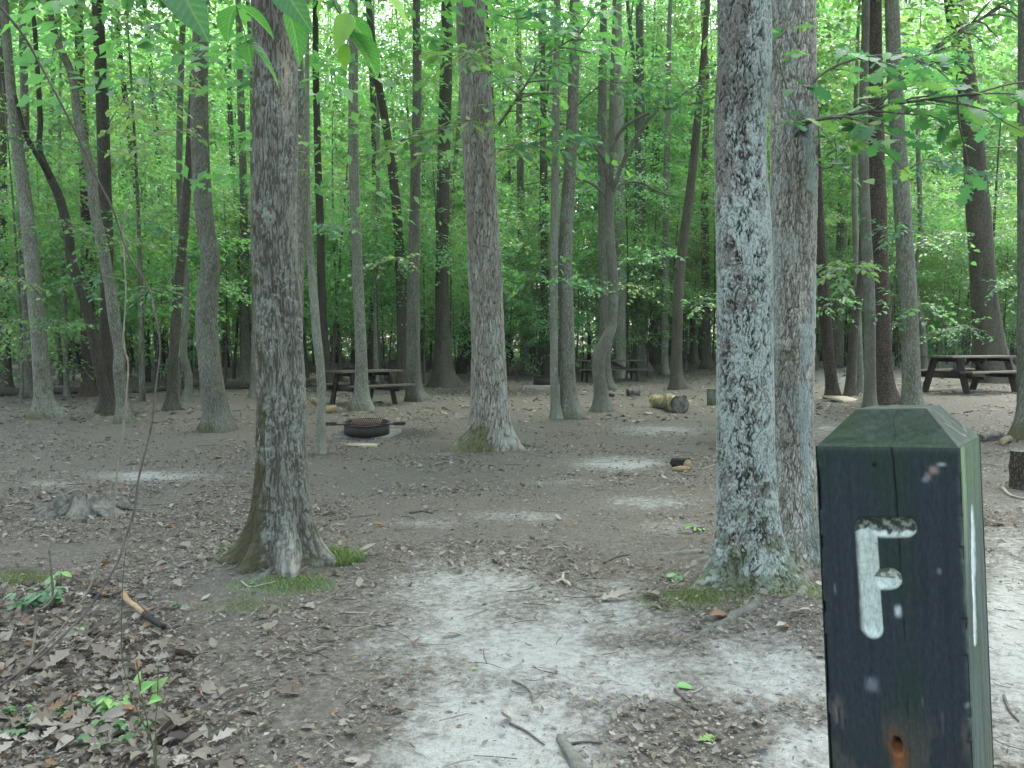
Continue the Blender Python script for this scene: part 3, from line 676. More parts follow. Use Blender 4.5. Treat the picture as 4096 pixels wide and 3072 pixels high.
# --- left side
tree('W1', 'mossy_foot_tree', 'grey tree with green mossy foot, leftmost of the near trees',
     [(185, 1672, 95), (176, 1590, 70), (165, 1500, 64), (148, 1296, 58), (125, 1050, 55), (98, 800, 50), (70, 600, 44), (45, 370, 36), (20, 0, 30)], 'bark_grey', 14, flare=.05, lobes=[(-.15, .3, .25), (-2.6, .12, .4)], hh=.2)
tree('W2', 'forked_tree', 'dark tree leaning left with a high fork, in the left tree cluster',
     [(440, 1660, 48), (425, 1590, 42), (395, 1456, 40), (345, 1240, 39), (300, 1060, 37), (271, 925, 36), (235, 790, 34), (190, 690, 30), (164, 600, 22), (158, 480, 20), (148, 250, 18), (130, 60, 15)],
     'bark_brown', 11, limbs=[[(200, 710, 26, 0), (165, 645, 24, -.2), (125, 580, 20, -.4), (95, 520, 16, -.6), (60, 380, 12, -.9)]])
tree('W3', 'upright_dark_tree', 'upright dark trunk between the forked tree and the curved grey trunk at left',
     [(430, 1650, 64), (428, 1550, 54), (428, 1300, 50), (424, 1000, 50), (418, 700, 48), (408, 350, 46), (398, 0, 42)], 'bark_brown', 16)
tree('W4', 'curved_grey_tree', 'curved grey trunk with dark roots, front of the left tree cluster',
     [(496, 1692, 56), (488, 1600, 44), (479, 1480, 44), (476, 1400, 46), (462, 1290, 46), (440, 1160, 44), (412, 1000, 42), (383, 864, 40), (352, 680, 37), (315, 494, 34), (278, 296, 30), (222, 142, 26), (191, 0, 23)], 'bark_grey', 12)
tree('W5', 'dark_leaning_tree', 'dark brown trunk leaning right, left of the big crooked grey tree',
     [(684, 1641, 52), (688, 1560, 40), (697, 1394, 38), (711, 1147, 37), (738, 925, 34), (762, 617, 30), (775, 300, 26)], 'bark_brown', 14)
tree('W6', 'knobbly_slim_tree', 'slim knobbly pale trunk between the dark leaning trunk and the big crooked grey tree',
     [(748, 1603, 34), (756, 1510, 28), (738, 1413, 30), (744, 1300, 25), (742, 1147, 24), (728, 900, 24), (724, 600, 24), (728, 120, 22)], 'bark_smooth', 14, sides=20)
tree('W7', 'kinked_grey_tree', 'big grey tree with a kinked trunk and broad foot, left of the ridged tree',
     [(868, 1722, 112), (864, 1641, 94), (852, 1518, 88), (836, 1394, 86), (824, 1260, 84), (832, 1147, 78), (840, 1024, 74), (822, 900, 70), (808, 679, 68), (802, 370, 66), (802, 60, 58)], 'bark_grey', 15, flare=.05, sides=40)
tree('X1', 'red_brown_tree', 'straight red brown trunk behind the forked tree at left',
     [(355, 1585, 56), (352, 1450, 50), (350, 1200, 48), (345, 800, 44)], 'bark_red', 19)
tree('X2', 'slim_tree', 'slim pale pole trunk behind the fallen log at left',
     [(268, 1585, 22), (262, 1400, 19), (256, 1200, 18), (245, 900, 16)], 'bark_smooth', 13, sides=14)
tree('X3', 'grey_tree', 'grey trunk standing in front of the fallen log behind the mossy foot tree',
     [(118, 1592, 54), (115, 1480, 42), (108, 1250, 40), (100, 900, 36)], 'bark_grey', 19)
tree('X4', 'slim_tree', 'slim grey trunk close to the left edge of the big ridged tree',
     [(1014, 1590, 30), (1016, 1450, 26), (1018, 1200, 25), (1014, 800, 23), (1010, 300, 20)], 'bark_smooth', 17)
tree('X5', 'grey_tree', 'grey trunk midway between the kinked grey tree and the ridged tree',
     [(984, 1540, 42), (982, 1400, 34), (980, 1150, 33), (970, 700, 30), (962, 300, 27)], 'bark_grey', 20)
tree('X6', 'edge_grey_tree', 'grey trunk at the extreme left edge behind the fallen log',
     [(22, 1565, 52), (18, 1400, 44), (12, 1100, 42), (8, 700, 40)], 'bark_brown', 19)

# deep wood: many trunks, shared meshes
def bg_trunk(r, H, bend):
    k = 14; z = np.linspace(-.3, H, k); ph = random.random() * 6
    pts = np.stack([bend * np.sin(z * .25 + ph) - bend * math.sin(ph), bend * np.cos(z * .21 + ph) - bend * math.cos(ph), z], 1)
    rr = r * (1 - .75 * np.clip(z / H, 0, 1)) ; mb = MB(); mb.tube(pts, rr, 12, mod=trunk_mod(r * .4, [], r * 2, ph, .08))
    o = mb.build('trunk', M['bark_dim'], smooth=True); me = o.data; bpy.data.objects.remove(o); return me
BT = [bg_trunk(r, H, b) for r, H, b in [(.14, 24, .3), (.2, 26, .2), (.24, 27, .15), (.11, 22, .4), (.17, 25, .25), (.13, 22, .5)]]
ST = [bg_trunk(r, H, b) for r, H, b in [(.035, 6.5, .3), (.05, 7, .35), (.06, 8, .2), (.03, 6, .25)]]
wood = []
tries = 0
while len(wood) < 110 and tries < 8000:
    tries += 1
    Y = 27 + 36 * random.random() ** .9; px = random.uniform(-250, 4350); x = (px - CX) / F * Y
    if any(math.hypot(x - a, Y - b) < 1.0 for a, b in wood): continue
    if any(math.hypot(x - q[1][0], Y - q[1][1]) < 1.0 for q in TREES.values()): continue
    if 2200 < px < 2650 and Y < 34: continue
    if px > 3250 and Y < 34: continue
    wood.append((x, Y))
for (x, Y) in wood:
    g = (x, Y, float(terrain(x, Y)))
    t = thing('forest_tree', 'tall thin trunk deep in the wood beyond the camp clearing', 'tree', g, random.random() * 6.28, 'tall trees deep in the wood')
    k = int(rng.integers(6)); s = random.uniform(.85, 1.15)
    o = place(BT[k], t, (0, 0, 0), s, name='trunk')
    place(CANOPY[int(rng.integers(6))], t, (0, 0, random.uniform(9, 17)), random.uniform(.8, 1.1))
back = []; tries = 0
while len(back) < 105 and tries < 8000:
    tries += 1
    Y = random.uniform(58, 88); x = random.uniform(-.72, .72) * Y
    if any(math.hypot(x - a, Y - b) < 2.0 for a, b in back): continue
    back.append((x, Y))
for (x, Y) in back:
    t = thing('forest_tree', 'tall thin trunk deep in the wood beyond the camp clearing', 'tree', (x, Y, float(terrain(x, Y))), random.random() * 6.28, 'tall trees deep in the wood')
    place(BT[int(rng.integers(6))], t, (0, 0, 0), random.uniform(.9, 1.2), name='trunk')
    place(CANOPY[int(rng.integers(6))], t, (0, 0, random.uniform(13, 22)), random.uniform(1.5, 1.9))
under = []; tries = 0
while len(under) < 210 and tries < 8000:
    tries += 1
    Y = 19 + 34 * random.random(); px = random.uniform(-250, 4350); x = (px - CX) / F * Y
    if any(math.hypot(x - a, Y - b) < 1.1 for a, b in under): continue
    if Y < 25 and not (px < 900 or px > 3900): continue
    if 1850 < px < 3300 and Y < 31: continue
    if px > 3200 and Y < 29: continue
    under.append((x, Y))
for (x, Y) in under:
    g = (x, Y, float(terrain(x, Y)))
    t = thing('leafy_sapling', 'leafy green understory sapling among the trunks beyond the clearing', 'sapling', g, random.random() * 6.28, 'leafy saplings beyond the clearing')
    s = random.uniform(.8, 1.25)
    place(ST[int(rng.integers(4))], t, (0, 0, 0), s, name='trunk')
    place(UNDER[int(rng.integers(6))], t, (0, 0, random.uniform(2.9, 6.2) * (s * .4 + .6)), s)
# far mass of foliage closing the view
def far_mass():
    N = 17000
    Y = rng.uniform(56, 92, N); x = rng.uniform(-.80, .80, N) * Y; z = .2 + 43 * rng.random(N)
    c = np.stack([x, Y, z], 1)
    k = fbm(x * .22 + 50, z * .3 + 50, 77, 3); keep = (k > .26) | (z < 9)
    c = c[keep]; n2 = 4600; Yb = rng.uniform(62, 92, n2)
    c = np.vstack([c, np.stack([rng.uniform(-.8, .8, n2) * Yb, Yb, 6 * rng.random(n2) ** 1.4], 1)])
    o = np.stack([rng.normal(size=len(c)), rng.normal(size=len(c)) - .6, np.zeros(len(c))], 1)
    a = spray_cloud(c, o, 2.4, 24, .34)
    ob = leaf_obj('far_woodland_foliage', *a[:4], RHOMB, M['leaf_far'], tint=a[4])
    tag(ob, 'dense mass of green foliage of the far wood behind all trunks', 'foliage', kind='stuff')
far_mass()

hz = MB().box((0, 0, 26), (800, 800, 55), bev=.01).build('haze', None)
hm = NT('haze_air'); pv = hm.n('ShaderNodeVolumePrincipled'); pv.inputs['Color'].default_value = (.92, .97, .95, 1); pv.inputs['Density'].default_value = .0004
hm.l(pv.outputs[0], hm.out.inputs['Volume']); hz.data.materials.append(hm.m); tag(hz, kind='stuff'); hz['label'] = 'thin pale humid air between the trees'
# ---------------------------------------------------------------- light, world
w = bpy.data.worlds.new('World'); SC.world = w; w.use_nodes = True
nt = w.node_tree; bg = nt.nodes['Background']; sky = nt.nodes.new('ShaderNodeTexSky')
sky.sky_type = 'NISHITA'; sky.sun_disc = False; sky.sun_elevation = R(62); sky.sun_rotation = R(20)
sky.dust_density = 4; sky.air_density = 1.0; sky.ozone_density = .6
hs = nt.nodes.new('ShaderNodeHueSaturation'); hs.inputs['Saturation'].default_value = .55
nt.links.new(sky.outputs[0], hs.inputs['Color']); nt.links.new(hs.outputs[0], bg.inputs[0]); bg.inputs[1].default_value = .15
sun_d = bpy.data.lights.new('sun', 'SUN'); sun = bpy.data.objects.new('sun', sun_d); COL.objects.link(sun)
sun_d.energy = 1.5; sun_d.angle = R(40); sun_d.color = (1, .96, .88)
az, el = R(20), R(62)     # sky sun_rotation 20 deg: towards +Y turned to the right
sun.rotation_euler = Vector((-math.sin(az) * math.cos(el), -math.cos(az) * math.cos(el), -math.sin(el))).to_track_quat('-Z', 'Y').to_euler()

# ---------------------------------------------------------------- leafy side branches
def side_branch(key, pts, w, lsize, tpl, mat='leaf', twigs=9, per=7, tl=.5, bm='bark_smooth', tint=(0, 1)):
    t, g, Y = TREES[key]
    q = np.array([P(a, b, Y + e) - g for a, b, e in pts])
    s = spline(q, 8 * len(q)); n = len(s)
    mb = MB(); mb.tube(s, np.linspace(w / 2, w * .15, n), 6)
    PO, D, NR, SZ = [], [], [], []
    tot = np.linalg.norm(s[-1] - s[0])
    for k in range(twigs):
        f = .22 + .78 * (k + random.random()) / twigs; i = min(int(f * (n - 1)), n - 2)
        bd = s[i + 1] - s[i]; bd /= np.linalg.norm(bd) + 1e-9
        lat = np.cross(bd, (0, 0, 1)); lat /= np.linalg.norm(lat) + 1e-9
        sd = 1 if k % 2 else -1
        d = bd * random.uniform(.3, 1.0) + lat * sd * random.uniform(.3, 1.0) + np.array([0, 0, random.uniform(-.35, .4)])
        d /= np.linalg.norm(d); L = tl * random.uniform(.5, 1.2)
        u = np.linspace(0, 1, 6)[:, None]
        tw = s[i] + d * u * L + np.array([0, 0, -.25 * L]) * u ** 2 + rng.normal(0, .015, (6, 3)) * u
        mb.tube(tw, np.linspace(w * .22, w * .08, 6), 4)
        for m in range(per):
            v = .25 + .75 * (m + .5) / per; p = s[i] + d * v * L + np.array([0, 0, -.25 * L]) * v * v
            l2 = np.cross(d, (0, 0, 1)); l2 /= np.linalg.norm(l2) + 1e-9
            ld = d * .6 + l2 * (1 if m % 2 else -1) * random.uniform(.4, 1.3) + np.array([0, 0, random.uniform(-.6, .15)])
            PO.append(p + rng.normal(0, .02, 3)); D.append(ld); NR.append(np.array([0, 0, 1]) + rng.normal(0, .32, 3)); SZ.append(lsize * random.uniform(.6, 1.2))
    b = mb.build('branch', M[bm], t, smooth=True)
    ti = tint[0] + (tint[1] - tint[0]) * rng.random(len(PO))
    leaf_obj('leaves', np.array(PO), np.array(D), np.array(NR), np.array(SZ), tpl, M[mat], b, tint=ti)
SB = side_branch
SB('D', [(3171, 558, -.12), (3205, 512, -.25), (3257, 481, -.4), (3442, 450, -.6), (3560, 420, -.7), (3760, 390, -.8), (3900, 380, -.8)], .03, .145, OAK, 'leaf_near', 16, 7, .5, tint=(.1, .85))
SB('D', [(3230, 345, -.1), (3330, 270, -.2), (3480, 225, -.4), (3640, 230, -.5), (3800, 300, -.6)], .02, .14, OAK, 'leaf_near', 11, 6, .42, tint=(.1, .85))
SB('D', [(3180, 420, -.2), (3140, 330, -.5), (3110, 210, -.6), (3100, 130, -.6)], .012, .13, OAK, 'leaf_near', 6, 4, .3)
SB('D', [(3250, 645, -.05), (3300, 672, -.2), (3338, 655, -.3), (3345, 600, -.35), (3335, 550, -.4)], .012, .10, OVAL, 'leaf_near', 5, 4, .25)
SB('B', [(1987, 512, 0), (2036, 440, -.3), (2090, 360, -.8), (2180, 230, -1.2), (2330, 130, -1.6)], .05, .16, OAK, 'leaf', 18, 9, .8)
SB('B', [(1990, 250, -.2), (1960, 235, -.9), (1880, 215, -1.6), (1790, 225, -2)], .02, .15, OAK, 'leaf', 10, 7, .5, tint=(.4, 1))
SB('B', [(1975, 440, -.3), (1910, 470, -1.1), (1800, 500, -1.6), (1690, 540, -1.9), (1600, 560, -2.)], .02, .15, OAK, 'leaf', 13, 8, .6)
SB('B', [(2000, 600, 0), (2080, 590, -.5), (2200, 560, -1), (2320, 545, -1.3)], .02, .15, OAK, 'leaf_near', 14, 8, .7)
SB('B', [(1990, 60, 0), (2080, 75, -.5), (2200, 30, -1), (2300, 60, -1.3)], .02, .16, OAK, 'leaf_near', 12, 8, .7)
SB('J2', [(2262, 640, -.2), (2180, 585, -.8), (2090, 570, -1.2), (1990, 610, -1.6)], .025, .13, OVAL, 'leaf', 14, 9, .9)
SB('J2', [(2300, 430, 0), (2400, 345, -.6), (2520, 330, -1), (2680, 360, -1.4)], .025, .13, OVAL, 'leaf_near', 16, 9, 1.0)
SB('J2', [(2262, 1000, 0), (2190, 1040, -.8), (2120, 1120, -1.3)], .012, .13, OVAL, 'leaf_near', 8, 7, .5)
SB('K', [(2452, 480, 0), (2540, 430, -.6), (2650, 400, -1), (2780, 420, -1.4)], .02, .12, OVAL, 'leaf_near', 16, 9, .9)
SB('K', [(2440, 330, 0), (2330, 260, -.6), (2230, 230, -1)], .02, .12, OVAL, 'leaf', 12, 9, .9)
SB('K', [(2610, 447, -.7), (2730, 380, -1), (2800, 350, -1.1), (2850, 320, -1.2)], .015, .12, OVAL, 'leaf_near', 10, 9, .7)
SB('W1', [(160, 1180, 0), (90, 1120, -.8), (10, 1120, -1.6), (-60, 1160, -2)], .025, .10, OVAL, 'leaf', 16, 10, .7, tint=(.5, 1))
SB('W1', [(150, 1300, 0), (60, 1290, -1), (0, 1330, -1.6)], .02, .10, OVAL, 'leaf', 10, 9, .6, tint=(.4, 1))
SB('W1', [(165, 1320, 0), (220, 1285, -.8), (300, 1300, -1.2)], .02, .10, OVAL, 'leaf_near', 9, 9, .5)
SB('W1', [(105, 900, 0), (190, 890, -.9), (310, 910, -1.5), (420, 960, -2)], .02, .10, OVAL, 'leaf', 15, 9, .8)
SB('W1', [(80, 620, 0), (160, 560, -.9), (290, 570, -1.5)], .02, .10, OVAL, 'leaf_near', 15, 9, .8)
SB('W3', [(420, 520, 0), (480, 420, -.6), (560, 330, -1), (640, 330, -1.4)], .025, .12, OAK, 'leaf_near', 16, 9, .9, tint=(0, .4))
SB('W4', [(455, 1130, -.1), (400, 1105, -.6), (330, 1140, -1)], .015, .11, OVAL, 'leaf_near', 10, 9, .55)
SB('W7', [(830, 190, -.5), (690, 320, -2.5), (600, 400, -3.4), (500, 470, -4)], .02, .095, OVAL2, 'leaf', 17, 7, .55, tint=(.6, 1))
SB('W7', [(828, 560, -.2), (720, 520, -1.5), (600, 560, -2.4), (520, 610, -3)], .02, .095, OVAL2, 'leaf', 14, 7, .55, tint=(.5, 1))
SB('W7', [(850, 250, 0), (920, 180, -.6), (1000, 160, -1)], .015, .10, OVAL2, 'leaf', 8, 7, .5, tint=(.5, 1))
SB('W5', [(715, 1000, 0), (640, 900, -.8), (560, 880, -1.5)], .02, .11, OVAL, 'leaf_near', 14, 9, .9)
SB('E1b', [(3470, 1040, 0), (3400, 1060, -2), (3300, 1100, -3)], .015, .14, OVAL, 'leaf', 14, 9, .6, tint=(.2, .8))
SB('F1', [(3930, 1330, 0), (3860, 1300, -.8), (3760, 1330, -1.5)], .03, .11, OVAL, 'leaf_near', 18, 10, .9)
SB('F1', [(3900, 960, 0), (3760, 940, -1.), (3660, 1000, -1.8)], .03, .12, OVAL, 'leaf', 18, 10, 1.)
SB('F1', [(3960, 590, 0), (4040, 590, -.5), (4150, 600, -1)], .05, .12, OVAL, 'leaf', 16, 10, 1.)
SB('E2', [(3608, 700, 0), (3700, 640, -1.), (3800, 660, -1.6), (3900, 700, -2)], .025, .12, OVAL, 'leaf_near', 16, 9, .9, tint=(0, .5))
SB('E2', [(3600, 340, 0), (3671, 253, -.3), (3807, 148, -.6), (3936, 68, -.8), (4035, 12, -.9)], .10, .13, OVAL, 'leaf', 14, 9, .9)
SB('A2', [(1212, 800, -.1), (1250, 700, -.4), (1260, 560, -.6)], .01, .08, OVAL2, 'leaf', 7, 4, .3, tint=(.6, 1))
SB('U5', [(1290, 1000, 0), (1340, 900, -.8), (1420, 900, -1.5)], .02, .12, OVAL, 'leaf', 14, 9, 1.)
SB('U4', [(1770, 900, 0), (1700, 830, -1), (1640, 860, -2)], .02, .13, OVAL, 'leaf', 16, 9, 1.)
SB('U4', [(1775, 1060, 0), (1820, 1010, -1), (1840, 1060, -2)], .02, .13, OVAL, 'leaf', 10, 9, .8)
SB('N', [(2720, 1080, 0), (2640, 1010, -1), (2560, 1030, -2)], .02, .13, OVAL, 'leaf', 14, 9, 1.)
SB('N', [(2790, 450, 0), (2700, 300, -1), (2620, 240, -2)], .02, .13, OVAL, 'leaf', 18, 10, 1.1)

SB('U3', [(1655, 1060, 0), (1590, 1030, -1), (1500, 1060, -2)], .02, .12, OVAL, 'leaf', 14, 9, .9)
SB('U3', [(1664, 650, 0), (1740, 600, -1), (1830, 640, -2)], .02, .12, OVAL, 'leaf_near', 16, 9, 1.)
SB('W5', [(705, 1180, 0), (640, 1150, -1), (560, 1180, -2)], .02, .11, OVAL, 'leaf', 14, 9, .9)
SB('X5', [(981, 1180, 0), (930, 1130, -2), (900, 1150, -3)], .02, .12, OVAL, 'leaf_near', 12, 9, .9)
SB('J1', [(2217, 1150, 0), (2280, 1120, -1), (2370, 1140, -1.6)], .012, .11, OVAL, 'leaf', 10, 8, .6)
SB('S', [(2092, 1200, 0), (2140, 1170, -2), (2180, 1190, -4)], .02, .13, OVAL, 'leaf_near', 12, 9, 1.)
SB('N', [(2712, 1230, 0), (2780, 1200, -1), (2840, 1230, -2)], .02, .12, OVAL, 'leaf', 13, 9, .9)
SB('U1', [(1425, 950, 0), (1360, 900, -.8), (1300, 910, -1.6)], .02, .11, OVAL, 'leaf_near', 13, 9, .8)
SB('U2', [(1590, 900, 0), (1520, 850, -1.5), (1460, 880, -3)], .02, .12, OVAL, 'leaf', 14, 9, 1.)
SB('E1', [(3510, 950, 0), (3580, 900, -1), (3680, 930, -2)], .02, .12, OVAL, 'leaf_near', 14, 9, 1.)
SB('E1', [(3520, 1250, 0), (3590, 1210, -1), (3690, 1240, -2)], .02, .12, OVAL, 'leaf', 14, 9, 1.)
SB('I1', [(3425, 1240, 0), (3350, 1200, -1), (3290, 1240, -1.6)], .015, .12, OVAL, 'leaf', 12, 9, .8)
SB('F1', [(3945, 1180, 0), (4020, 1130, -1), (4090, 1150, -2)], .02, .12, OVAL, 'leaf_near', 15, 9, 1.)
SB('W4', [(420, 1020, 0), (500, 960, -.8), (600, 980, -1.6)], .015, .11, OVAL, 'leaf', 13, 9, .8)
SB('K2', [(2418, 1180, 0), (2500, 1130, -1.5), (2580, 1160, -3)], .02, .13, OVAL, 'leaf', 14, 9, 1.)

# ---------------------------------------------------------------- letter post
def letter_post():
    th = R(-36.8); h = .07; Y0 = .896
    P0 = P(3262, 1785, Y0)
    Mx = Matrix.Rotation(R(-2.5), 3, 'X') @ Matrix.Rotation(R(-2.6), 3, 'Y') @ Matrix.Rotation(th, 3, 'Z')
    A = np.array(Mx); Hc = 1.285
    root = P0 - A @ np.array([-h, -h, Hc])
    t = thing('letter_post', 'dark painted square wooden post with chamfered top and white carved letter F', 'post', root)
    t.rotation_euler = Mx.to_euler()
    def hit(px, py, axis, val):
        d = A.T @ ray(px, py); o = A.T @ (np.array([0, 0, EYE]) - root)
        k = (val - o[axis]) / d[axis]; return o + k * d
    # ---- front grid
    z0 = .86
    xs = np.arange(-h, h + 1e-6, .001); zs = np.arange(z0, Hc + 1e-6, .001)
    X, Z = np.meshgrid(xs, zs); nx, nz = len(xs), len(zs)
    fx = lambda a, b: hit(a, b, 1, -h)[[0, 2]]
    def seg(p, q):
        p = np.array(p); q = np.array(q); d = q - p; L2 = d @ d
        tt = np.clip(((X - p[0]) * d[0] + (Z - p[1]) * d[1]) / L2, 0, 1)
        return np.hypot(X - p[0] - tt * d[0], Z - p[1] - tt * d[1])
    wob = .0012 * (fbm(X * 110, Z * 110, 5, 2) - .5)
    s1 = seg(fx(3463, 2112), fx(3488, 2512)); s2 = seg(fx(3463, 2110), fx(3622, 2108)); s3 = seg(fx(3490, 2322), fx(3562, 2314))
    Rs = .0112; D = np.minimum(np.minimum(s1, s2 + .0002), s3) + wob
    q = np.clip(1 - (D / Rs) ** 2, 0, 1); depth = .0085 * q ** .5
    inl = D < Rs
    # crack
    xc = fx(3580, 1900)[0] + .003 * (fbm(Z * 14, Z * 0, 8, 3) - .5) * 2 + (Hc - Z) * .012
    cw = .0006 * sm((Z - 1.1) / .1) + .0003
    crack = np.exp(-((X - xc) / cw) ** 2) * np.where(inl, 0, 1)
    # nail pit
    nc = fx(3588, 2985); nd = np.hypot(X - nc[0], (Z - nc[1]) * .6); pit = np.exp(-(nd / .005) ** 4)
    nb = fx(3497, 1862); nail2 = np.exp(-(np.hypot(X - nb[0], Z - nb[1]) / .0022) ** 2)
    e = np.minimum(X + h, h - X); er = np.clip(.004 - e, 0, .004); rnd = .004 - np.sqrt(np.maximum(.004 ** 2 - er ** 2, 0)); rnd = rnd + .004 * sm((fbm(X * 0 + 4, Z * 45, 44, 3) - .55) / .1) * np.exp(-(e / .0035) ** 2)
    Yf = -h + depth + rnd + .0015 * crack + .010 * pit + .002 * nail2 + .0007 * (fbm(X * 110, Z * 16, 2, 4) - .5)
    # paint colour
    n1 = fbm(X * 40, Z * 14, 31, 4); n2 = fbm(X * 300, Z * 90, 33, 3); n3 = fbm(X * 14 + 4, Z * 9, 35, 3)
    c = np.ones(X.shape + (3,)) * np.array([.030, .037, .045])
    def over(c, m, col): return c * (1 - m[..., None]) + np.array(col) * m[..., None]
    gr = np.clip(np.exp(-((X - xc + .004) / .024) ** 2) * 1.0 + sm((Z - 1.20) / .08) * .8 - .35 + (n1 - .5) * 1.6, 0, 1)
    c = over(c, gr * .75, (.021, .042, .026))
    c = over(c, np.clip((n2 - .5) * 1.4, 0, 1) * .5, (.05, .055, .062))
    c = over(c, sm((n1 - .62) / .12) * .35, (.035, .045, .042)); gn = fbm(X * 260, Z * 7, 37, 3); c = over(c, sm((gn - .58) / .12) * .18, (.045, .052, .054)); c = over(c, sm((.42 - gn) / .12) * .2, (.010, .012, .014))
    low = sm((1.03 - Z) / .07); c = over(c, low * sm((n1 - .52) / .1) * .6, (.10, .088, .075)); c = over(c, low * .25, (.03, .042, .03))
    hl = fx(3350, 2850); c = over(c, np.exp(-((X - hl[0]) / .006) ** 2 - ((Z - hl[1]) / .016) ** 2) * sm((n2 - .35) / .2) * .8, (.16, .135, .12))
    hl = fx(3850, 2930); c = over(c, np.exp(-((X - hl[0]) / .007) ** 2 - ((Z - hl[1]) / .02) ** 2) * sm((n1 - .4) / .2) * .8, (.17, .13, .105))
    for (a, b, rx, rz, col, st) in [(3592, 2445, .0032, .0058, (.5, .54, .56), 1), (3487, 2738, .0062, .0075, (.2, .215, .235), .75), (3735, 1880, .0045, .004, (.30, .20, .19), .9), (3712, 1905, .003, .004, (.26, .18, .18), .8), (3765, 1858, .004, .002, (.34, .36, .34), .8),
                                    (3700, 1918, .003, .003, (.2, .22, .28), .7), (3340, 2355, .0012, .006, (.2, .22, .2), .6), (3757, 2285, .002, .003, (.24, .25, .26), .6), (3690, 2810, .001, .006, (.13, .12, .11), .6), (3872, 2825, .003, .003, (.3, .32, .33), .6), (3770, 2890, .001, .012, (.16, .12, .1), .5)]:
        p = fx(a, b); m = np.exp(-np.abs((X - p[0]) / rx) ** 3 - np.abs((Z - p[1]) / rz) ** 3) * sm((n2 - .3 + .15) / .25); c = over(c, np.clip(m * st, 0, 1), col)
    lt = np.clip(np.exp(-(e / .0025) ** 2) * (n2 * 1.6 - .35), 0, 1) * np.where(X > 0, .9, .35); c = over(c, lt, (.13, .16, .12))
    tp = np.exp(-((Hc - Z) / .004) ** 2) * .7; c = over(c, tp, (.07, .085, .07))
    c = over(c, np.clip(crack, 0, 1) * (.35 + .5 * sm((Z - 1.15) / .06)), (.006, .006, .006))  # shade inside the crack painted in as near black, on top of the shallow groove
    ru = np.exp(-(nd / .009) ** 2) * .9 + np.exp(-((X - nc[0] - .002) / .007) ** 2 - ((Z - nc[1] + .016) / .018) ** 2) * .7; c = over(c, np.clip(ru, 0, 1) * sm((n2 - .2) / .3), (.20, .075, .025))
    c = over(c, np.exp(-((np.hypot(X - nc[0], (Z - nc[1] - .004) * .75)) / .0035) ** 4), (.02, .008, .005))
    c = over(c, nail2, (.006, .006, .007))
    # letter colour: old white paint, grimy and mossy in the upper bar
    cl = np.ones(X.shape + (3,)) * np.array([.66, .70, .63])
    cl = over(cl, sm((n2 - .52) / .2) * .45, (.42, .46, .40))
    tb = (s2 <= s1 + .001) & (s2 < s3)
    zt = fx(3540, 2136)[1]; n7 = fbm(X * 220, Z * 220, 39, 3); up = sm((Z - zt + (n7 - .5) * .007 + .001 - .0045 * sm((X - fx(3600, 2110)[0]) / .006)) / .003) * tb; cl = over(cl, up * (.55 + .42 * sm((n7 - .3) / .3)), (.038, .047, .034))
    zm = fx(3540, 2315)[1]; um = ((s3 < s1) & (Z > zm - .001)); cl = over(cl, um * sm((n7 - .3) / .2) * .8, (.12, .13, .09))
    cl = over(cl, sm((D - Rs * .74) / (Rs * .26)) * .5, (.16, .19, .13))
    for zz in (2170, 2215, 2250, 2300, 2330, 2440): cl = over(cl, np.exp(-((Z - fx(3470, zz)[1] - .002 * np.sin(X * 300 + zz)) / .0005) ** 2) * .4, (.25, .27, .24))
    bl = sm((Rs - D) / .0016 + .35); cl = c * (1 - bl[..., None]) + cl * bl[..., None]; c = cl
    V = np.stack([X, Yf, Z], -1).reshape(-1, 3)
    i = np.arange(nz - 1)[:, None] * nx + np.arange(nx - 1)[None, :]
    Q = np.stack([i, i + 1, i + nx + 1, i + nx], -1).reshape(-1, 4); fin = inl.ravel()[Q].sum(1) >= 3
    # ---- right side grid
    ys = np.arange(-h + .004, h + 1e-6, .0015); YY, ZZ = np.meshgrid(ys, zs); ny = len(ys)
    sx = lambda a, b: hit(a, b, 0, h)[[1, 2]]
    a, b = sx(3893, 2060), sx(3904, 2535); d = b - a
    tt = np.clip(((YY - a[0]) * d[0] + (ZZ - a[1]) * d[1]) / (d @ d), 0, 1)
    Ds = np.hypot(YY - a[0] - tt * d[0], ZZ - a[1] - tt * d[1]) + .008 * (fbm(YY * 20, ZZ * 60, 61, 2) - .5)
    Rg = .0125; ins = Ds < Rg; dep = .003 * np.clip(1 - (Ds / Rg) ** 2, 0, 1) ** .5
    m1 = fbm(YY * 160, ZZ * 8, 71, 4); m2 = fbm(YY * 20, ZZ * 12, 73, 3)
    cs = np.ones(YY.shape + (3,)) * np.array([.075, .095, .08])
    cs = over(cs, sm((m1 - .35) / .3) * .7, (.12, .15, .13)); cs = over(cs, sm((m2 - .5) / .2) * .5 + .0 * m2, (.07, .10, .055))
    cs = over(cs, sm((ZZ - 1.16) / .1) * .6, (.10, .165, .075))
    cs = over(cs, np.exp(-((YY + h - .02) / .012) ** 2) * sm((ZZ - 1.1) / .15) * .8 * m1 * 1.4, (.30, .40, .22))
    cs = over(cs, sm((.98 - ZZ) / .05) * sm((m1 - .45) / .15) * .6, (.17, .15, .11))
    cw2 = over(np.ones(YY.shape + (3,)) * np.array([.74, .77, .72]), sm((m2 - .5) / .2) * .4, (.5, .53, .48))
    Xs = h - dep - .0012 * (1 - m1); ey = np.clip(.004 - (h - YY), 0, .004); Xs = Xs - (.004 - np.sqrt(np.maximum(.004 ** 2 - ey ** 2, 0)))
    bs = sm((Rg - Ds) / .004 + .4); cw2 = cs * (1 - bs[..., None]) + cw2 * bs[..., None]; cs = cw2
    V2 = np.stack([Xs, YY, ZZ], -1).reshape(-1, 3); off = len(V)
    j = np.arange(nz - 1)[:, None] * ny + np.arange(ny - 1)[None, :]
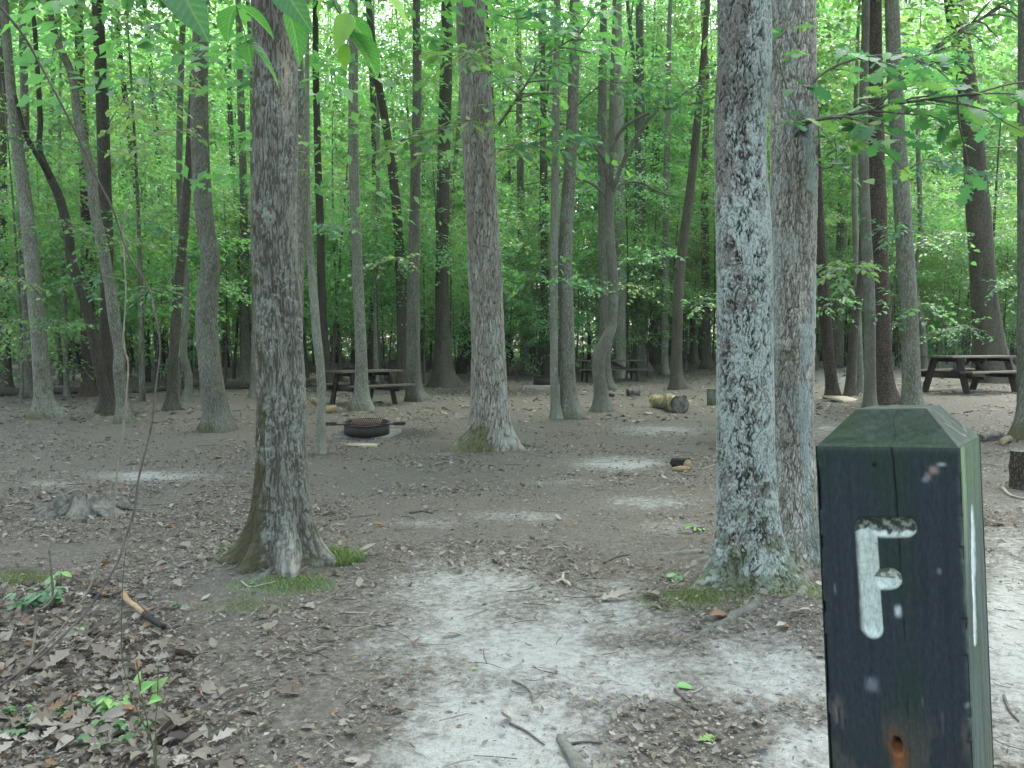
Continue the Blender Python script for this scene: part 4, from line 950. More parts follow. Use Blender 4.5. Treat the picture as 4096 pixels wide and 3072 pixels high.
    Q2 = np.stack([j, j + 1, j + ny + 1, j + ny], -1).reshape(-1, 4); fin2 = ins.ravel()[Q2].sum(1) >= 3
    t1 = NT('post_paint'); co = t1.attr('paint', 'Color')
    nz_ = t1.noise(t1.coord((300, 300, 90)), 1, 4, .7)
    col = t1.mix(1, co, t1.ramp(nz_, [(.3, (.7, .7, .7)), (.7, (1.25, 1.25, 1.25))]), 'MULTIPLY')
    pm = t1.done(t1.pbr(col, .8, .14, t1.bump(nz_, .35, .001)))
    def part(name, Vv, Qq, cc):
        us = np.unique(Qq); mp = np.zeros(len(Vv), int); mp[us] = np.arange(len(us))
        return mesh(name, Vv[us], mp[Qq], pm, t, cols={'paint': cc.reshape(-1, 3)[us]}, smooth=True)
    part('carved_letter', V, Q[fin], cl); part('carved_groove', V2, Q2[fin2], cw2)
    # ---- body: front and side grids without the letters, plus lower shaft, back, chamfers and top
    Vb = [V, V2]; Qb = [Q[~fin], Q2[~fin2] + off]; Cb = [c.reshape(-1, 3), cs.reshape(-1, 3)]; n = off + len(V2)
    def patch(p00, p10, p11, p01, nu, nv, fcol, nrm, amp=.0012):
        nonlocal n
        u, v = np.meshgrid(np.linspace(0, 1, nu), np.linspace(0, 1, nv)); u = u[..., None]; v = v[..., None]
        p = (np.array(p00) * (1 - u) + np.array(p10) * u) * (1 - v) + (np.array(p01) * (1 - u) + np.array(p11) * u) * v
        k = np.minimum(np.minimum(u, 1 - u), np.minimum(v, 1 - v))[..., 0]
        p = p + np.array(nrm) * ((fbm(p[..., 0] * 60 + 3, p[..., 1] * 60 + p[..., 2] * 60, 41, 3) - .5) * amp * sm(k * 12))[..., None]
        ii = np.arange(nv - 1)[:, None] * nu + np.arange(nu - 1)[None, :]
        Vb.append(p.reshape(-1, 3)); Qb.append(np.stack([ii, ii + 1, ii + nu + 1, ii + nu], -1).reshape(-1, 4) + n); Cb.append(fcol(p).reshape(-1, 3)); n += nu * nv
    def ccham(p):
        r = np.hypot(p[..., 0] - .012, (p[..., 1] - .02) * 1.0) + .004 * (fbm(p[..., 0] * 40, p[..., 1] * 40, 51, 2) - .5)
        ring = .5 + .5 * np.sin(r * 900); nn = fbm(p[..., 0] * 70 + 9, p[..., 1] * 70 + p[..., 2] * 30, 53, 4); n5 = fbm(p[..., 0] * 22 + 1, p[..., 2] * 40, 55, 3)
        cc = np.ones(p.shape) * np.array([.024, .040, .028]); cc = over(cc, ring * .35, (.042, .058, .046))
        cc = over(cc, sm((n5 - .42) / .15) * .7, (.026, .048, .022)); cc = over(cc, sm((nn - .58) / .1) * .35, (.06, .08, .062))
        cc = over(cc, np.exp(-((r - .052) / .0014) ** 2) * sm((nn - .38) / .12) * .85, (.15, .17, .13)); cc = over(cc, np.exp(-((r - .040) / .001) ** 2) * sm((nn - .42) / .12) * .5, (.12, .14, .10))
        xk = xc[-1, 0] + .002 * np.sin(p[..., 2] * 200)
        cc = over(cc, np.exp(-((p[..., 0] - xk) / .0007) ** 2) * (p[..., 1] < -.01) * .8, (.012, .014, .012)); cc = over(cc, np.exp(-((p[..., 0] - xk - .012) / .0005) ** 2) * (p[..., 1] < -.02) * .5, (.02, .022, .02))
        return cc
    def cside(p):
        nn = fbm(p[..., 0] * 70 + p[..., 1] * 70, p[..., 2] * 8, 63, 4); return over(np.ones(p.shape) * np.array([.07, .09, .07]), sm((nn - .4) / .3), (.13, .155, .125))
    def cfront(p): return np.ones(p.shape) * np.array([.024, .028, .032])
    Ht = Hc + .0375; k = .0345; b = .0025
    Cn = {(a, bb): np.array([a * (h - .001), bb * (h - .001), Hc]) for a in (-1, 1) for bb in (-1, 1)}
    Tn = {(a, bb): np.array([a * (h - k), bb * (h - k), Ht]) for a in (-1, 1) for bb in (-1, 1)}
    ring = [(-1, -1), (1, -1), (1, 1), (-1, 1)]
    Tm = {q: Tn[q] + np.array([0, 0, 0]) for q in ring}
    Ti = {q: np.array([q[0] * (h - k - b), q[1] * (h - k - b), Ht + .0008]) for q in ring}
    Ce = {}
    for q in ring: Ce[q] = np.array([q[0] * (h - .004), q[1] * (h - .004), Hc + .0032])
    for m in range(4):
        p, q = ring[m], ring[(m + 1) % 4]; nm = np.array([(p[0] + q[0]) / 2, (p[1] + q[1]) / 2, 1.]); nm /= np.linalg.norm(nm)
        patch(Cn[p], Cn[q], Ce[q], Ce[p], 40, 2, lambda p: ccham(p) * 1.25, nm, 0)
        patch(Ce[p], Ce[q], Tm[q], Tm[p], 90, 40, ccham, nm, .002)
        patch(Tm[p], Tm[q], Ti[q], Ti[p], 20, 2, ccham, nm, 0)
    patch(Ti[(-1, -1)], Ti[(1, -1)], Ti[(1, 1)], Ti[(-1, 1)], 40, 40, lambda p: ccham(p) * .9, (0, 0, 1), .0012)
    zb = -.35
    patch((-h, h, zb), (-h, -h, zb), (-h, -h, Hc), (-h, h, Hc), 12, 40, cside, (-1, 0, 0)); patch((h, h, zb), (-h, h, zb), (-h, h, Hc), (h, h, Hc), 12, 40, cside, (0, 1, 0))
    patch((-h, -h, zb), (h, -h, zb), (h, -h, z0), (-h, -h, z0), 12, 20, cfront, (0, -1, 0)); patch((h, -h, zb), (h, h, zb), (h, h, z0), (h, -h, z0), 12, 20, cside, (1, 0, 0))
    Vb = np.vstack(Vb); Qb = np.vstack(Qb); Cb = np.vstack(Cb)
    us = np.unique(Qb); mp = np.zeros(len(Vb), int); mp[us] = np.arange(len(us))
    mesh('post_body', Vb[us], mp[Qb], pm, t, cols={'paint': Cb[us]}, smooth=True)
letter_post()

# ---------------------------------------------------------------- picnic tables
def picnic_table(label, px, py, rz, L, W=.75):
    g = G(px, py); t = thing('picnic_table', label, 'picnic table', g, R(rz), 'wooden picnic tables in the clearing')
    mb = MB()
    for k in range(5): mb.box((random.uniform(-.01, .01), (k - 2) * .152, .755 + random.uniform(-.003, .003)), (L, .142, .042))
    mb.build('tabletop', M['table_top'], t)
    ax = L / 2 - .38
    for s in (-1, 1):
        m = MB()
        for k in range(2): m.box((random.uniform(-.01, .01), s * (.62 + k * .145), .445), (L, .138, .042))
        m.build('bench', M['table_top'], t)
        MB().bar((s * ax, -.40, .70), (s * ax, .40, .70), .045, .10).build('top_crossbar', M['table'], t)
        MB().bar((s * (ax - .05), -.80, .375), (s * (ax - .05), .80, .375), .045, .14).build('seat_beam', M['table'], t)
        for q in (-1, 1): MB().bar((s * ax + .048 * s, q * .28, .728), (s * ax + .048 * s, q * .50, -.02), .14, .05, up=(1, 0, 0)).build('leg', M['table'], t)
        MB().bar((s * .06, 0, .69), (s * (ax - .03), 0, .36), .045, .09).build('brace', M['table'], t)
    MB().bar((0, -.34, .69), (0, .34, .69), .045, .08).build('center_cleat', M['table'], t)
    return t
picnic_table('dark wooden picnic table behind the near fire ring, partly hidden by a grey trunk', 1455, 1616, 46, 1.7)
picnic_table('distant dark picnic table behind the crooked S bent tree', 2438, 1526, 6, 2.5)
picnic_table('weathered picnic table standing right of the post under the broad oak', 3880, 1566, 26, 2.25)

# ---------------------------------------------------------------- fire rings and slabs
def fire_ring(label, px, py, r, h, rz, grate=True, mat='iron', group='steel fire rings'):
    g = G(px, py) + np.array([0, 0, .05]); t = thing('fire_ring', label, 'fire ring', g, R(rz), group)
    a = np.linspace(0, 2 * np.pi, 49)[:-1]
    def lathe(prof):
        n = len(a); V = np.concatenate([np.stack([rr * np.cos(a), rr * np.sin(a), np.full(n, z)], 1) for rr, z in prof])
        Q = []
        for i in range(len(prof) - 1):
            j = np.arange(n); Q.append(np.stack([i * n + j, i * n + (j + 1) % n, (i + 1) * n + (j + 1) % n, (i + 1) * n + j], 1))
        return MB().add(V, np.vstack(Q))
    lathe([(r - .006, 0), (r, 0), (r, h), (r - .006, h), (r - .006, 0)]).build('ring_wall', M[mat], t)
    lathe([(r - .01, h - .004), (r + .028, h - .004), (r + .028, h + .004), (r - .01, h + .004), (r - .01, h - .004)]).build('rim', M[mat], t)
    lathe([(0.001, .02), (r * .5, .05), (r - .008, .03)]).build('ash_bed', M['char'], t)
    if grate:
        m = MB(); zz = h + .018
        for k in range(15):
            x = -r * .62 + k * r * 1.24 / 14; m.tube([(x, -r * .72, zz), (x, r * .5, zz)], .008, 6)
        for y in (-r * .72, -r * .1, r * .5): m.tube([(-r * .66, y, zz - .013), (r * .66, y, zz - .013)], .008, 6)
        m.build('grate', M['rust'], t)
        for s in (-1, 1):
            m = MB(); m.tube([(s * r * .6, -r * .74, zz), (s * r * 1.05, -r * .80, zz), (s * (r + .26), -r * .82, zz + .02)], .010, 8)
            u = np.linspace(0, 1, 60); m.tube(np.stack([s * (r + .08 + .17 * u), -r * .815 + .026 * np.cos(u * 60), zz + .012 + .026 * np.sin(u * 60)], 1), .007, 5)
            m.build('handle', M['iron'], t)
    return t, g
def slab(label, px, py, sx, sy, h, rz, mat='concrete'):
    g = G(px, py); t = tag(MB().box((0, 0, h / 2 - .03), (sx, sy, h + .06), bev=.012).build('concrete_slab', M[mat], loc=g), label, 'slab'); t.rotation_euler = (0, 0, R(rz)); return t
slab('pale concrete slab under the near fire ring with grate', 1470, 1742, .86, .76, .05, -8).rotation_euler.x = R(4)
fire_ring('black steel fire ring with rusty grate and coil handles near the split sapling', 1468, 1746, .335, .165, 4)[0].rotation_euler.x = R(5)
fire_ring('small distant black fire ring left of the twin trunk', 2172, 1545, .31, .26, 0, False)
slab('distant pale concrete slab under the small fire ring', 2172, 1548, 1.3, 1.0, .05, 0)
fire_ring('rusty fire ring mostly hidden behind the lichen tree', 2985, 1780, .36, .24, 10, False, 'rust')

# ---------------------------------------------------------------- logs, boards, stumps
def log(name, label, cat, p0, p1, r0, r1=None, mat='bark_grey', cut='cut', sides=24, lump=.08, bow=.02, group=None):
    r1 = r1 or r0; p0 = np.array(p0, float); p1 = np.array(p1, float); c = (p0 + p1) / 2; c[2] -= (r0 + r1) / 2
    t = thing(name, label, cat, c, group=group); N = 26; u = np.linspace(0, 1, N)[:, None]
    L = np.linalg.norm(p1 - p0)
    pts = (p0 - c) * (1 - u) + (p1 - c) * u + np.concatenate([np.zeros((N, 2)), bow * L * np.sin(np.pi * u)], 1)
    rr = np.linspace(r0, r1, N); sd = random.random() * 40
    def md(q, th, i, pp):
        return q * (1 + lump * 2 * (fbm(np.cos(th) * 1.5 + sd, np.sin(th) * 1.5 + i * .25 * L, 13, 3) - .5))
    MB().tube(pts, rr, sides, caps=False, mod=md).build('bark', M[mat], t, smooth=True)
    d = (pts[-1] - pts[0]) / L
    for sgn, p, r in ((-1, pts[0], r0), (1, pts[-1], r1)):
        MB().tube([p + d * sgn * -.02 * L ** .5 * .2, p + d * sgn * .004], [r * 1.0, r * .94], sides, jit=.03).build('cut_face', M[cut], t)
    return t
g0 = G(2620, 1628); g1 = G(2722, 1652)
log('half_log', 'short thick log with rotten yellow side lying before the dark leaning tree', 'log', g0 + np.array([.02, .12, .13]), g1 + np.array([0, 0, .165]), .12, .18, 'rot_wood', 'stump', 40, .42, 0)
fire = G(2728, 1880)
log('firewood_chunk', 'burnt firewood chunk with pale split face, left of the lichen tree base', 'firewood', fire + np.array([-.07, .12, .07]), fire + np.array([.05, -.05, .065]), .055, .065, 'char', 'fire_wood', 16, .4)
tag(MB().tube(spline([fire + np.array(v) for v in ((-.14, -.06, .02), (-.04, -.11, .03), (.06, -.12, .035))], 8), [.012, .022, .03, .036, .036, .03, .026, .016], 9, jit=.5).build('firewood_chunk', M['fire_wood']), 'pale split firewood piece leaning on the burnt chunk left of the lichen tree', 'firewood')
g = G(2535, 1585); log('burnt_log', 'short charred log with red brown end, left of the half log', 'log', g + np.array([-.16, 0, .1]), g + np.array([.14, .1, .11]), .095, .105, 'stump', 'rust', 16, .25)
g = G(2438, 1588); log('burnt_log', 'small charred wood piece at the foot of the crooked tree', 'log', g + np.array([-.12, 0, .05]), g + np.array([.12, .05, .04]), .045, .04, 'char', 'char', 12, .25)
g = G(2855, 1618); log('upright_log', 'upright round log seat with pale top beside the lichen tree', 'log', g + np.array([0, 0, .0]), g + np.array([.0, 0.02, .34]), .15, .145, 'bark_grey', 'cut', 24, .06, 0)
g = G(4120, 1955); log('upright_log', 'brown upright log stump cut off by the right picture edge', 'log', g + np.array([0, 0, 0]), g + np.array([0, .02, .36]), .17, .165, 'bark_red', 'stump', 24, .08, 0)
g0 = G(3925, 1770); g1 = G(3985, 1758); log('dark_log', 'dark rotten log lying left of the edge tree root', 'log', g0 + np.array([-.02, 0, .06]), g1 + np.array([.12, .1, .06]), .05, .045, 'stump', 'stump', 16, .25)
g0 = G(4008, 1785); g1 = G(4062, 1776); log('pale_log', 'pale yellow ended log lying between the edge tree and the upright stump', 'log', g0 + np.array([0, 0, .05]), g1 + np.array([0, .15, .05]), .045, .05, 'bark_grey', 'fire_wood', 16, .2)
def longlog(label, pts, w):
    q = [G(a, b) for a, b in pts]; s = spline(q, 30); r = w / 2 * s[0][1] / F; s[:, 2] += r * .7
    g = s[15].copy(); g[2] -= r
    mb = MB().tube(s - g, np.linspace(r, r * .7, 30), 14, jit=.12); tag(mb.build('fallen_log', M['bark_dim'], loc=g, smooth=True), label, 'log', 'fallen logs lying along the wood edge')
longlog('long fallen log lying behind the mossy foot tree at far left', [(-120, 1585), (60, 1582), (200, 1577), (345, 1575)], 40)
longlog('fallen log lying behind the dark leaning trunk at left', [(530, 1572), (640, 1566), (760, 1548), (800, 1545)], 22)
longlog('fallen log lying between the kinked grey tree and the ridged tree', [(880, 1558), (960, 1556), (1040, 1552)], 22)
longlog('thin pale fallen log far behind the left picnic table', [(1370, 1486), (1480, 1480), (1590, 1478)], 12)
longlog('pale fallen log beside the left end of the left picnic table', [(1215, 1548), (1260, 1546), (1320, 1542)], 18)
longlog('pale fallen log far behind the lichen tree', [(2720, 1424), (2800, 1422), (2870, 1420)], 14)
def board(name, label, px, py, sx, sy, h, rot, mat):
    g = G(px, py); o = MB().box((0, 0, 0), (sx, sy, h)).build(name, M[mat], loc=g + np.array([0, 0, h * .8])); o.rotation_euler = [R(v) for v in rot]; return tag(o, label, 'board')
board('pale_board', 'pale square plywood board lying at the foot of the leaning red brown tree', 3378, 1602, .68, .52, .035, (9, 3, 28), 'board')
board('pale_plank', 'small pale plank lying in front of the near fire ring', 1450, 1785, .40, .16, .025, (2, 3, 4), 'board')
g = G(1292, 1652)
for lab, dx, dy, dz, L, r, ry in [('orange split log leaning at the left bench of the left picnic table', -.06, .1, .14, .42, .07, -38), ('pale ended split log on the ground by the left picnic table', .1, -.05, .07, .34, .075, 4)]:
    d = np.array([math.cos(R(ry)), .35, math.sin(R(ry))]); d /= np.linalg.norm(d); c = g + np.array([dx, dy, dz])
    log('split_log', lab, 'firewood', c - d * L / 2, c + d * L / 2, r, r, 'fire_wood', 'cut', 8, .3, 0, 'split firewood by the left picnic table')
# rotten stump at left
def old_stump():
    g = G(335, 2048); t = thing('rotten_stump', 'low weathered grey stump with splayed roots at left behind the thin canes', 'stump', g); t.scale = (1.1, 1, .95)
    a = np.linspace(0, 2 * np.pi, 73)[:-1]; n = len(a); V = []; prof = [(1.9, -.05), (1.45, .0), (1.15, .045), (.95, .09), (.88, .125), (.8, .13), (.62, .07), (.35, .05), (.05, .05)]
    for k, (r, z) in enumerate(prof):
        rr = .15 * r * (1 + .28 * np.cos(a * 5 + 1) * (r > .85) * (r - .5) + .35 * (fbm(np.cos(a) * 3 + 7, np.sin(a) * 3 + k * .2, 91, 3) - .5))
        zz = z * (1 + 1.1 * (fbm(np.cos(a) * 2.5 + 3, np.sin(a) * 2.5, 95, 3) - .5)) if z > 0 else np.full(n, z)
        V.append(np.stack([rr * np.cos(a) * 1.25, rr * np.sin(a), zz], 1))
    j = np.arange(n); Q = [np.stack([i * n + j, i * n + (j + 1) % n, (i + 1) * n + (j + 1) % n, (i + 1) * n + j], 1) for i in range(len(prof) - 1)]
    MB().add(np.vstack(V), np.vstack(Q)).build('stump_wood', M['stump'], t, smooth=True)
    for ang, L in ((3.3, .32), (5.6, .3), (.2, .36), (4.4, .22)):
        d = np.array([math.cos(ang), math.sin(ang), 0]); s = spline([d * .12 + np.array([0, 0, .06]), d * (.12 + L * .5) + np.array([0, .02, .03]), d * (.12 + L) + np.array([0, 0, -.03])], 10)
        MB().tube(s, np.linspace(.045, .014, 10), 9, jit=.2).build('root', M['stump'], t, smooth=True)
old_stump()

# ---------------------------------------------------------------- sticks, roots
def stick(name, label, cat, pts, w, mat, lift=.5, taper=.5, group=None):
    q = np.array([G(a, b) for a, b in pts]); r = w / 2 * q[:, 1] / F
    s = spline(q, 6 * len(q)); rr = np.linspace(r.mean(), r.mean() * taper, len(s)); s[:, 2] += rr * lift + .004
    g = s[0].copy(); g[2] -= rr[0]
    return tag(MB().tube(s - g, rr, 8, jit=.15).build(name, M[mat], loc=g, smooth=True), label, cat, group)
stick('bent_stick', 'thin bent dark stick on pale sand, left of the lower root stub', 'stick', [(2048, 2728), (2095, 2748), (2122, 2775), (2130, 2812)], 9, 'twig')
stick('bent_stick', 'long dark stick on pale sand at bottom middle', 'stick', [(2040, 2900), (2100, 2928), (2150, 2965), (2178, 2985)], 12, 'twig')
stick('short_stick', 'short dark stick lying right of the lower root stub', 'stick', [(2276, 2983), (2340, 2974), (2412, 2980)], 13, 'twig')
stick('straight_stick', 'straight grey brown stick pointing down right below the single green leaf', 'stick', [(2700, 2764), (2745, 2805), (2790, 2845)], 16, 'twig', taper=.8)
stick('pale_stick', 'thin pale stick beside the single green leaf on the sand', 'stick', [(2745, 2780), (2785, 2770), (2822, 2745)], 9, 'twig_pale')
stick('curved_twig', 'long curved pale twig right of the mid clearing bare patch', 'stick', [(2060, 2198), (2150, 2199), (2250, 2192), (2305, 2208)], 6, 'twig_pale', lift=1.5)
stick('forked_stick', 'straight thin stick at the left of the lichen tree hump', 'stick', [(2415, 2255), (2470, 2230), (2520, 2222)], 9, 'twig')
stick('ground_stick', 'pale thin stick lying near the ridged tree root', 'stick', [(965, 2330), (1000, 2352), (1060, 2340), (1100, 2330)], 8, 'twig_pale')
stick('ground_stick', 'dark thin stick on litter between the ridged tree and the path', 'stick', [(1225, 2625), (1275, 2605), (1325, 2590)], 8, 'twig')
stick('ground_stick', 'dark crooked stick near the bottom left of the sandy path', 'stick', [(1490, 2825), (1550, 2830), (1600, 2842)], 9, 'twig')
stick('ground_stick', 'thin stick lying across litter left of the sandy path', 'stick', [(1360, 2455), (1420, 2455), (1470, 2456)], 8, 'twig_pale')
stick('ground_stick', 'brown stick lying on the ground by the right edge stump', 'stick', [(4010, 1958), (4040, 1985), (4100, 2000)], 16, 'twig_pale')
stick('ground_stick', 'dark stick on the litter behind the letter post at right', 'stick', [(4015, 2790), (4040, 2850), (4075, 2890)], 14, 'twig')
stick('ground_stick', 'long thin stick lying left of the burnt firewood under the lichen tree', 'stick', [(2790, 1880), (2830, 1872), (2870, 1855)], 6, 'twig_pale')
stick('ground_stick', 'pale short stick in the clearing below the half log', 'stick', [(2640, 1727), (2680, 1728), (2710, 1726)], 6, 'twig_pale')
stick('ground_stick', 'dark cluster stick in the middle ground between the two big trees', 'stick', [(1640, 2055), (1690, 2048), (1730, 2055)], 12, 'twig')
# Y stick
def ystick():
    c = G(2251, 2330); t = thing('forked_stick', 'small pale Y shaped stick on the path before the lichen tree', 'stick', c)
    for k, p in enumerate([(2253, 2300), (2227, 2338), (2283, 2352)]):
        q = G(*p) - c; MB().tube(spline([(0, 0, .012), q * .5 + np.array([0, 0, .02]), q + np.array([0, 0, .012])], 7), np.linspace(.011, .007, 7), 7).build('prong', M['twig_pale'], t, smooth=True)
ystick()
# half burnt stick
def burnt_stick():
    c = G(497, 2420); t = thing('burnt_stick', 'yellow stick with charred black end on leaf litter at left', 'stick', c)
    a = [(495, 2408), (512, 2436), (545, 2462), (580, 2495)]; b = [(578, 2493), (610, 2515), (657, 2545)]
    for nm, pts, r, m in (('bare_wood', a, .016, 'fire_wood'), ('charred_end', b, .018, 'char')):
        q = spline([G(*p) - c + np.array([0, 0, .045]) for p in pts], 14); MB().tube(q, np.linspace(r, r * .75, 14), 9, jit=.25).build(nm, M[m], t, smooth=True)
burnt_stick()
# surface roots of the big trees
def root(key, pts, w0, w1, sink=.72):
    t, g, Y = TREES[key]; q = np.array([G(a, b) for a, b in pts]); s = spline(q, 8 * len(q)); n = len(s)
    rr = np.linspace(w0 / 2, w1 / 2, n) * s[:, 1] / F; s[:, 2] += rr * (1 - 2 * sink) - np.linspace(0, 1, n) ** 4 * rr
    rr = rr * (1 + .5 * (fbm(np.arange(n) * .35, np.full(n, w0), 7, 2) - .5)); s[:, :2] += .03 * (np.stack([fbm(np.arange(n) * .4, np.full(n, w0 + 3.), 8, 2), fbm(np.arange(n) * .4, np.full(n, w0 + 9.), 9, 2)], 1) - .5)
    MB().tube(s - g, rr, 12, jit=.2).build('surface_root', M['root'], t, smooth=True)
root('C', [(3110, 2330), (3010, 2420), (2890, 2490), (2760, 2560), (2690, 2620), (2600, 2680)], 60, 26)
root('C', [(2880, 2260), (2820, 2235), (2740, 2275), (2650, 2300)], 50, 22)
root('C', [(2890, 2215), (2790, 2195), (2650, 2200), (2540, 2215)], 56, 36, .8)
root('D', [(3230, 2290), (3190, 2370), (3090, 2450), (3040, 2470)], 50, 26)
root('D', [(3290, 2240), (3420, 2240), (3600, 2230), (3900, 2200), (4100, 2190)], 60, 40, .8)
root('A', [(1120, 2262), (1060, 2300), (1000, 2330), (950, 2345)], 44, 10, .6)
root('B', [(2040, 1790), (2120, 1815), (2200, 1830), (2290, 1840)], 40, 16)
root('B', [(2060, 1770), (2160, 1790), (2220, 1795)], 30, 12)
def stub():
    q = np.array([G(2233, 2945), G(2262, 2990), G(2300, 3050), G(2330, 3110)]); s = spline(q, 20); s[:, 2] += .004
    g = s[0].copy(); tag(MB().tube(s - g, np.interp(np.arange(20), [0, 2, 19], [.006, .016, .03]), 10, jit=.2).build('exposed_root', M['root'], loc=g, smooth=True), 'grey root stub rising from pale sand at the bottom of the path', 'root')
stub()

# ---------------------------------------------------------------- canes and plants at left front
def cane(name, label, pts, mat, group=None, nodes=True):
    """pts: (px, py, Y, width px); ends on the ground"""
    q = np.array([P(a, b, Y) for a, b, Y, w in pts]); r = np.array([w * .48 / 2 * Y / F for a, b, Y, w in pts])
    n = 7 * len(q); s = spline(np.hstack([q, r[:, None]]), n); rr = s[:, 3].copy()
    if nodes: rr *= 1 + .5 * (np.sin(np.arange(n) * 1.3) > .93)
    g = q[-1].copy(); t = thing(name, label, 'plant stem', g, group=group)
    MB().tube(s[:, :3] - g, rr, 8).build('stem', M[mat], t, smooth=True); return t, g
c1 = [(-40, -20, 1.9, 22), (80, 123, 1.95, 20), (148, 235, 2.0, 19), (247, 420, 2.05, 18), (321, 568, 2.1, 17), (395, 728, 2.15, 16), (457, 851, 2.2, 15), (512, 1012, 2.25, 14), (592, 1147, 2.3, 13), (617, 1246, 2.3, 13), (635, 1333, 2.32, 13), (639, 1419, 2.34, 13),
      (623, 1548, 2.36, 14), (611, 1672, 2.38, 15), (592, 1765, 2.4, 17), (555, 1913, 2.4, 19), (537, 2042, 2.4, 19), (506, 2140, 2.4, 20), (463, 2264, 2.38, 20), (358, 2431, 2.35, 21), (265, 2529, 2.3, 21), (167, 2622, 2.28, 22), (40, 2715, 2.25, 23), (-60, 2790, 2.25, 24)]
cane('arching_cane', 'long purple brown arching cane crossing the left side from ground to top', c1, 'cane')
c2 = [(531, 750, 2.35, 8), (494, 895, 2.35, 9), (497, 1024, 2.35, 11), (503, 1178, 2.35, 12), (494, 1363, 2.35, 13), (512, 1456, 2.36, 13), (506, 1579, 2.36, 13), (488, 1765, 2.36, 13), (472, 1845, 2.36, 13), (457, 2024, 2.36, 13), (432, 2140, 2.35, 13), (395, 2264, 2.34, 14), (333, 2394, 2.32, 15), (240, 2520, 2.3, 15), (150, 2620, 2.28, 16), (90, 2690, 2.26, 16)]
cane('pale_cane', 'thin pale upright cane beside the purple arching cane', c2, 'cane_pale')
c3 = [(197, 2195, 2.6, 16), (205, 2290, 2.6, 18), (210, 2385, 2.6, 20), (175, 2430, 2.55, 20), (142, 2445, 2.5, 22), (146, 2500, 2.5, 22), (136, 2560, 2.45, 22), (115, 2655, 2.3, 22), (60, 2720, 2.25, 22)]
cane('crooked_stick', 'crooked dark dead stick standing at the left edge above litter', c3, 'twig')
c4 = [(503, 2190, 1.85, 6), (490, 2357, 1.85, 8), (487, 2604, 1.85, 9), (512, 2740, 1.84, 10), (545, 2830, 1.83, 11), (590, 2930, 1.82, 12), (618, 3010, 1.82, 13), (625, 3075, 1.8, 14)]
t4, g4 = cane('green_shoot', 'tall thin green bare shoot at bottom left', c4, 'stem_green')
c5 = [(545, 2640, 1.83, 8), (565, 2770, 1.83, 10), (590, 2890, 1.82, 11), (612, 2990, 1.82, 12), (622, 3085, 1.8, 13)]
t5, g5 = cane('green_shoot', 'short green shoot with two round leaves at bottom left', c5, 'stem_green')
c6 = [(633, 2665, 1.83, 8), (630, 2790, 1.83, 10), (622, 2900, 1.82, 11), (624, 3000, 1.81, 12), (628, 3080, 1.8, 13)]
cane('green_shoot', 'upright green shoot right of the two round leaves at bottom left', c6, 'stem_green')
def big_leaf():
    nu, nv = 45, 21; u = np.linspace(0, 1, nu); v = np.linspace(-1, 1, nv); U, W = np.meshgrid(u, v, indexing='ij')
    hw = .30 * np.sin(np.pi * np.clip(u, 0, 1) ** .8) ** .8 * (1 - .35 * u) + .004 * np.sin(u * 95) * (u > .08) * (u < .95); hw[0] = hw[-1] = .002
    Yv = W * hw[:, None]; ph = (U * 1.0 - np.abs(Yv) * 1.1) * 9.
    side = np.exp(-(((ph % 1) - .5) / .09) ** 2) * (U > .05); rib = np.exp(-(Yv / .009) ** 2)
    z = .35 * np.abs(Yv) - .28 * U * U + .012 * np.cos(2 * np.pi * ph) * np.abs(W) - .006 * rib
    V = np.stack([U, Yv, z], -1).reshape(-1, 3); i = np.arange(nu - 1)[:, None] * nv + np.arange(nv - 1)[None]
    return (V, np.stack([i, i + nv, i + nv + 1, i + 1], -1).reshape(-1, 4)), np.maximum(side * .6, rib).ravel()
BIG, BIGV = big_leaf()
def leaf_close():
    t = NT('leaf_close_green'); col = t.ramp(t.attr('tint'), [(0, (.03, .105, .05)), (.5, (.05, .16, .06)), (.8, (.11, .25, .05)), (1, (.17, .33, .05))])
    col = t.mix(t.math('MULTIPLY', t.attr('vein'), .5), col, (.20, .34, .14)); col = t.mix(t.math('MULTIPLY', t.noise(t.coord((90, 90, 90)), 1, 4), .25), col, (.03, .07, .03))
    tr = t.n('ShaderNodeBsdfTranslucent'); t.l(t.mix(1, col, (1.5, 1.7, .7), 'MULTIPLY'), tr.inputs[0]); mx = t.n('ShaderNodeMixShader'); mx.inputs[0].default_value = .5
    t.l(t.pbr(col, .45, .35, t.bump(t.attr('vein'), .25, .002), k=1), mx.inputs[1]); t.l(tr.outputs[0], mx.inputs[2]); return t.done(mx.outputs[0])
M['leaf_close'] = leaf_close()
def facing(t, g, lst, mat, tpl=OVAL2, tints=None):
    """leaves given by base and tip pixels at a distance: each a part of its plant"""
    for k, (bx, by, tx, ty, Y, dY, lean) in enumerate(lst):
        b = P(bx, by, Y); e = P(tx, ty, Y + dY); d = e - b; L = np.linalg.norm(d)
        n = np.array([0, -1., 0]) * lean + np.array([0, 0, 1.]) * (1 - lean) + np.array([.15 * math.sin(k * 2.3), 0, 0])
        V, Q = leaves((b - g)[None], d[None], n[None], np.array([L]), BIG)
        mesh('leaf', V, Q, M['leaf_close'] if mat == 'leaf_near' else M[mat], t, attrs={'tint': np.full(len(V), .5 if tints is None else tints[k]), 'vein': BIGV}, smooth=True)
facing(t5, g5, [(562, 2765, 600, 2725, 1.83, -.02, .5), (598, 2805, 628, 2788, 1.83, -.03, .5), (553, 2735, 552, 2680, 1.84, .02, .6), (610, 2770, 665, 2700, 1.84, .02, .4)], 'leaf_plant', tints=[1, 1, .9, .8])
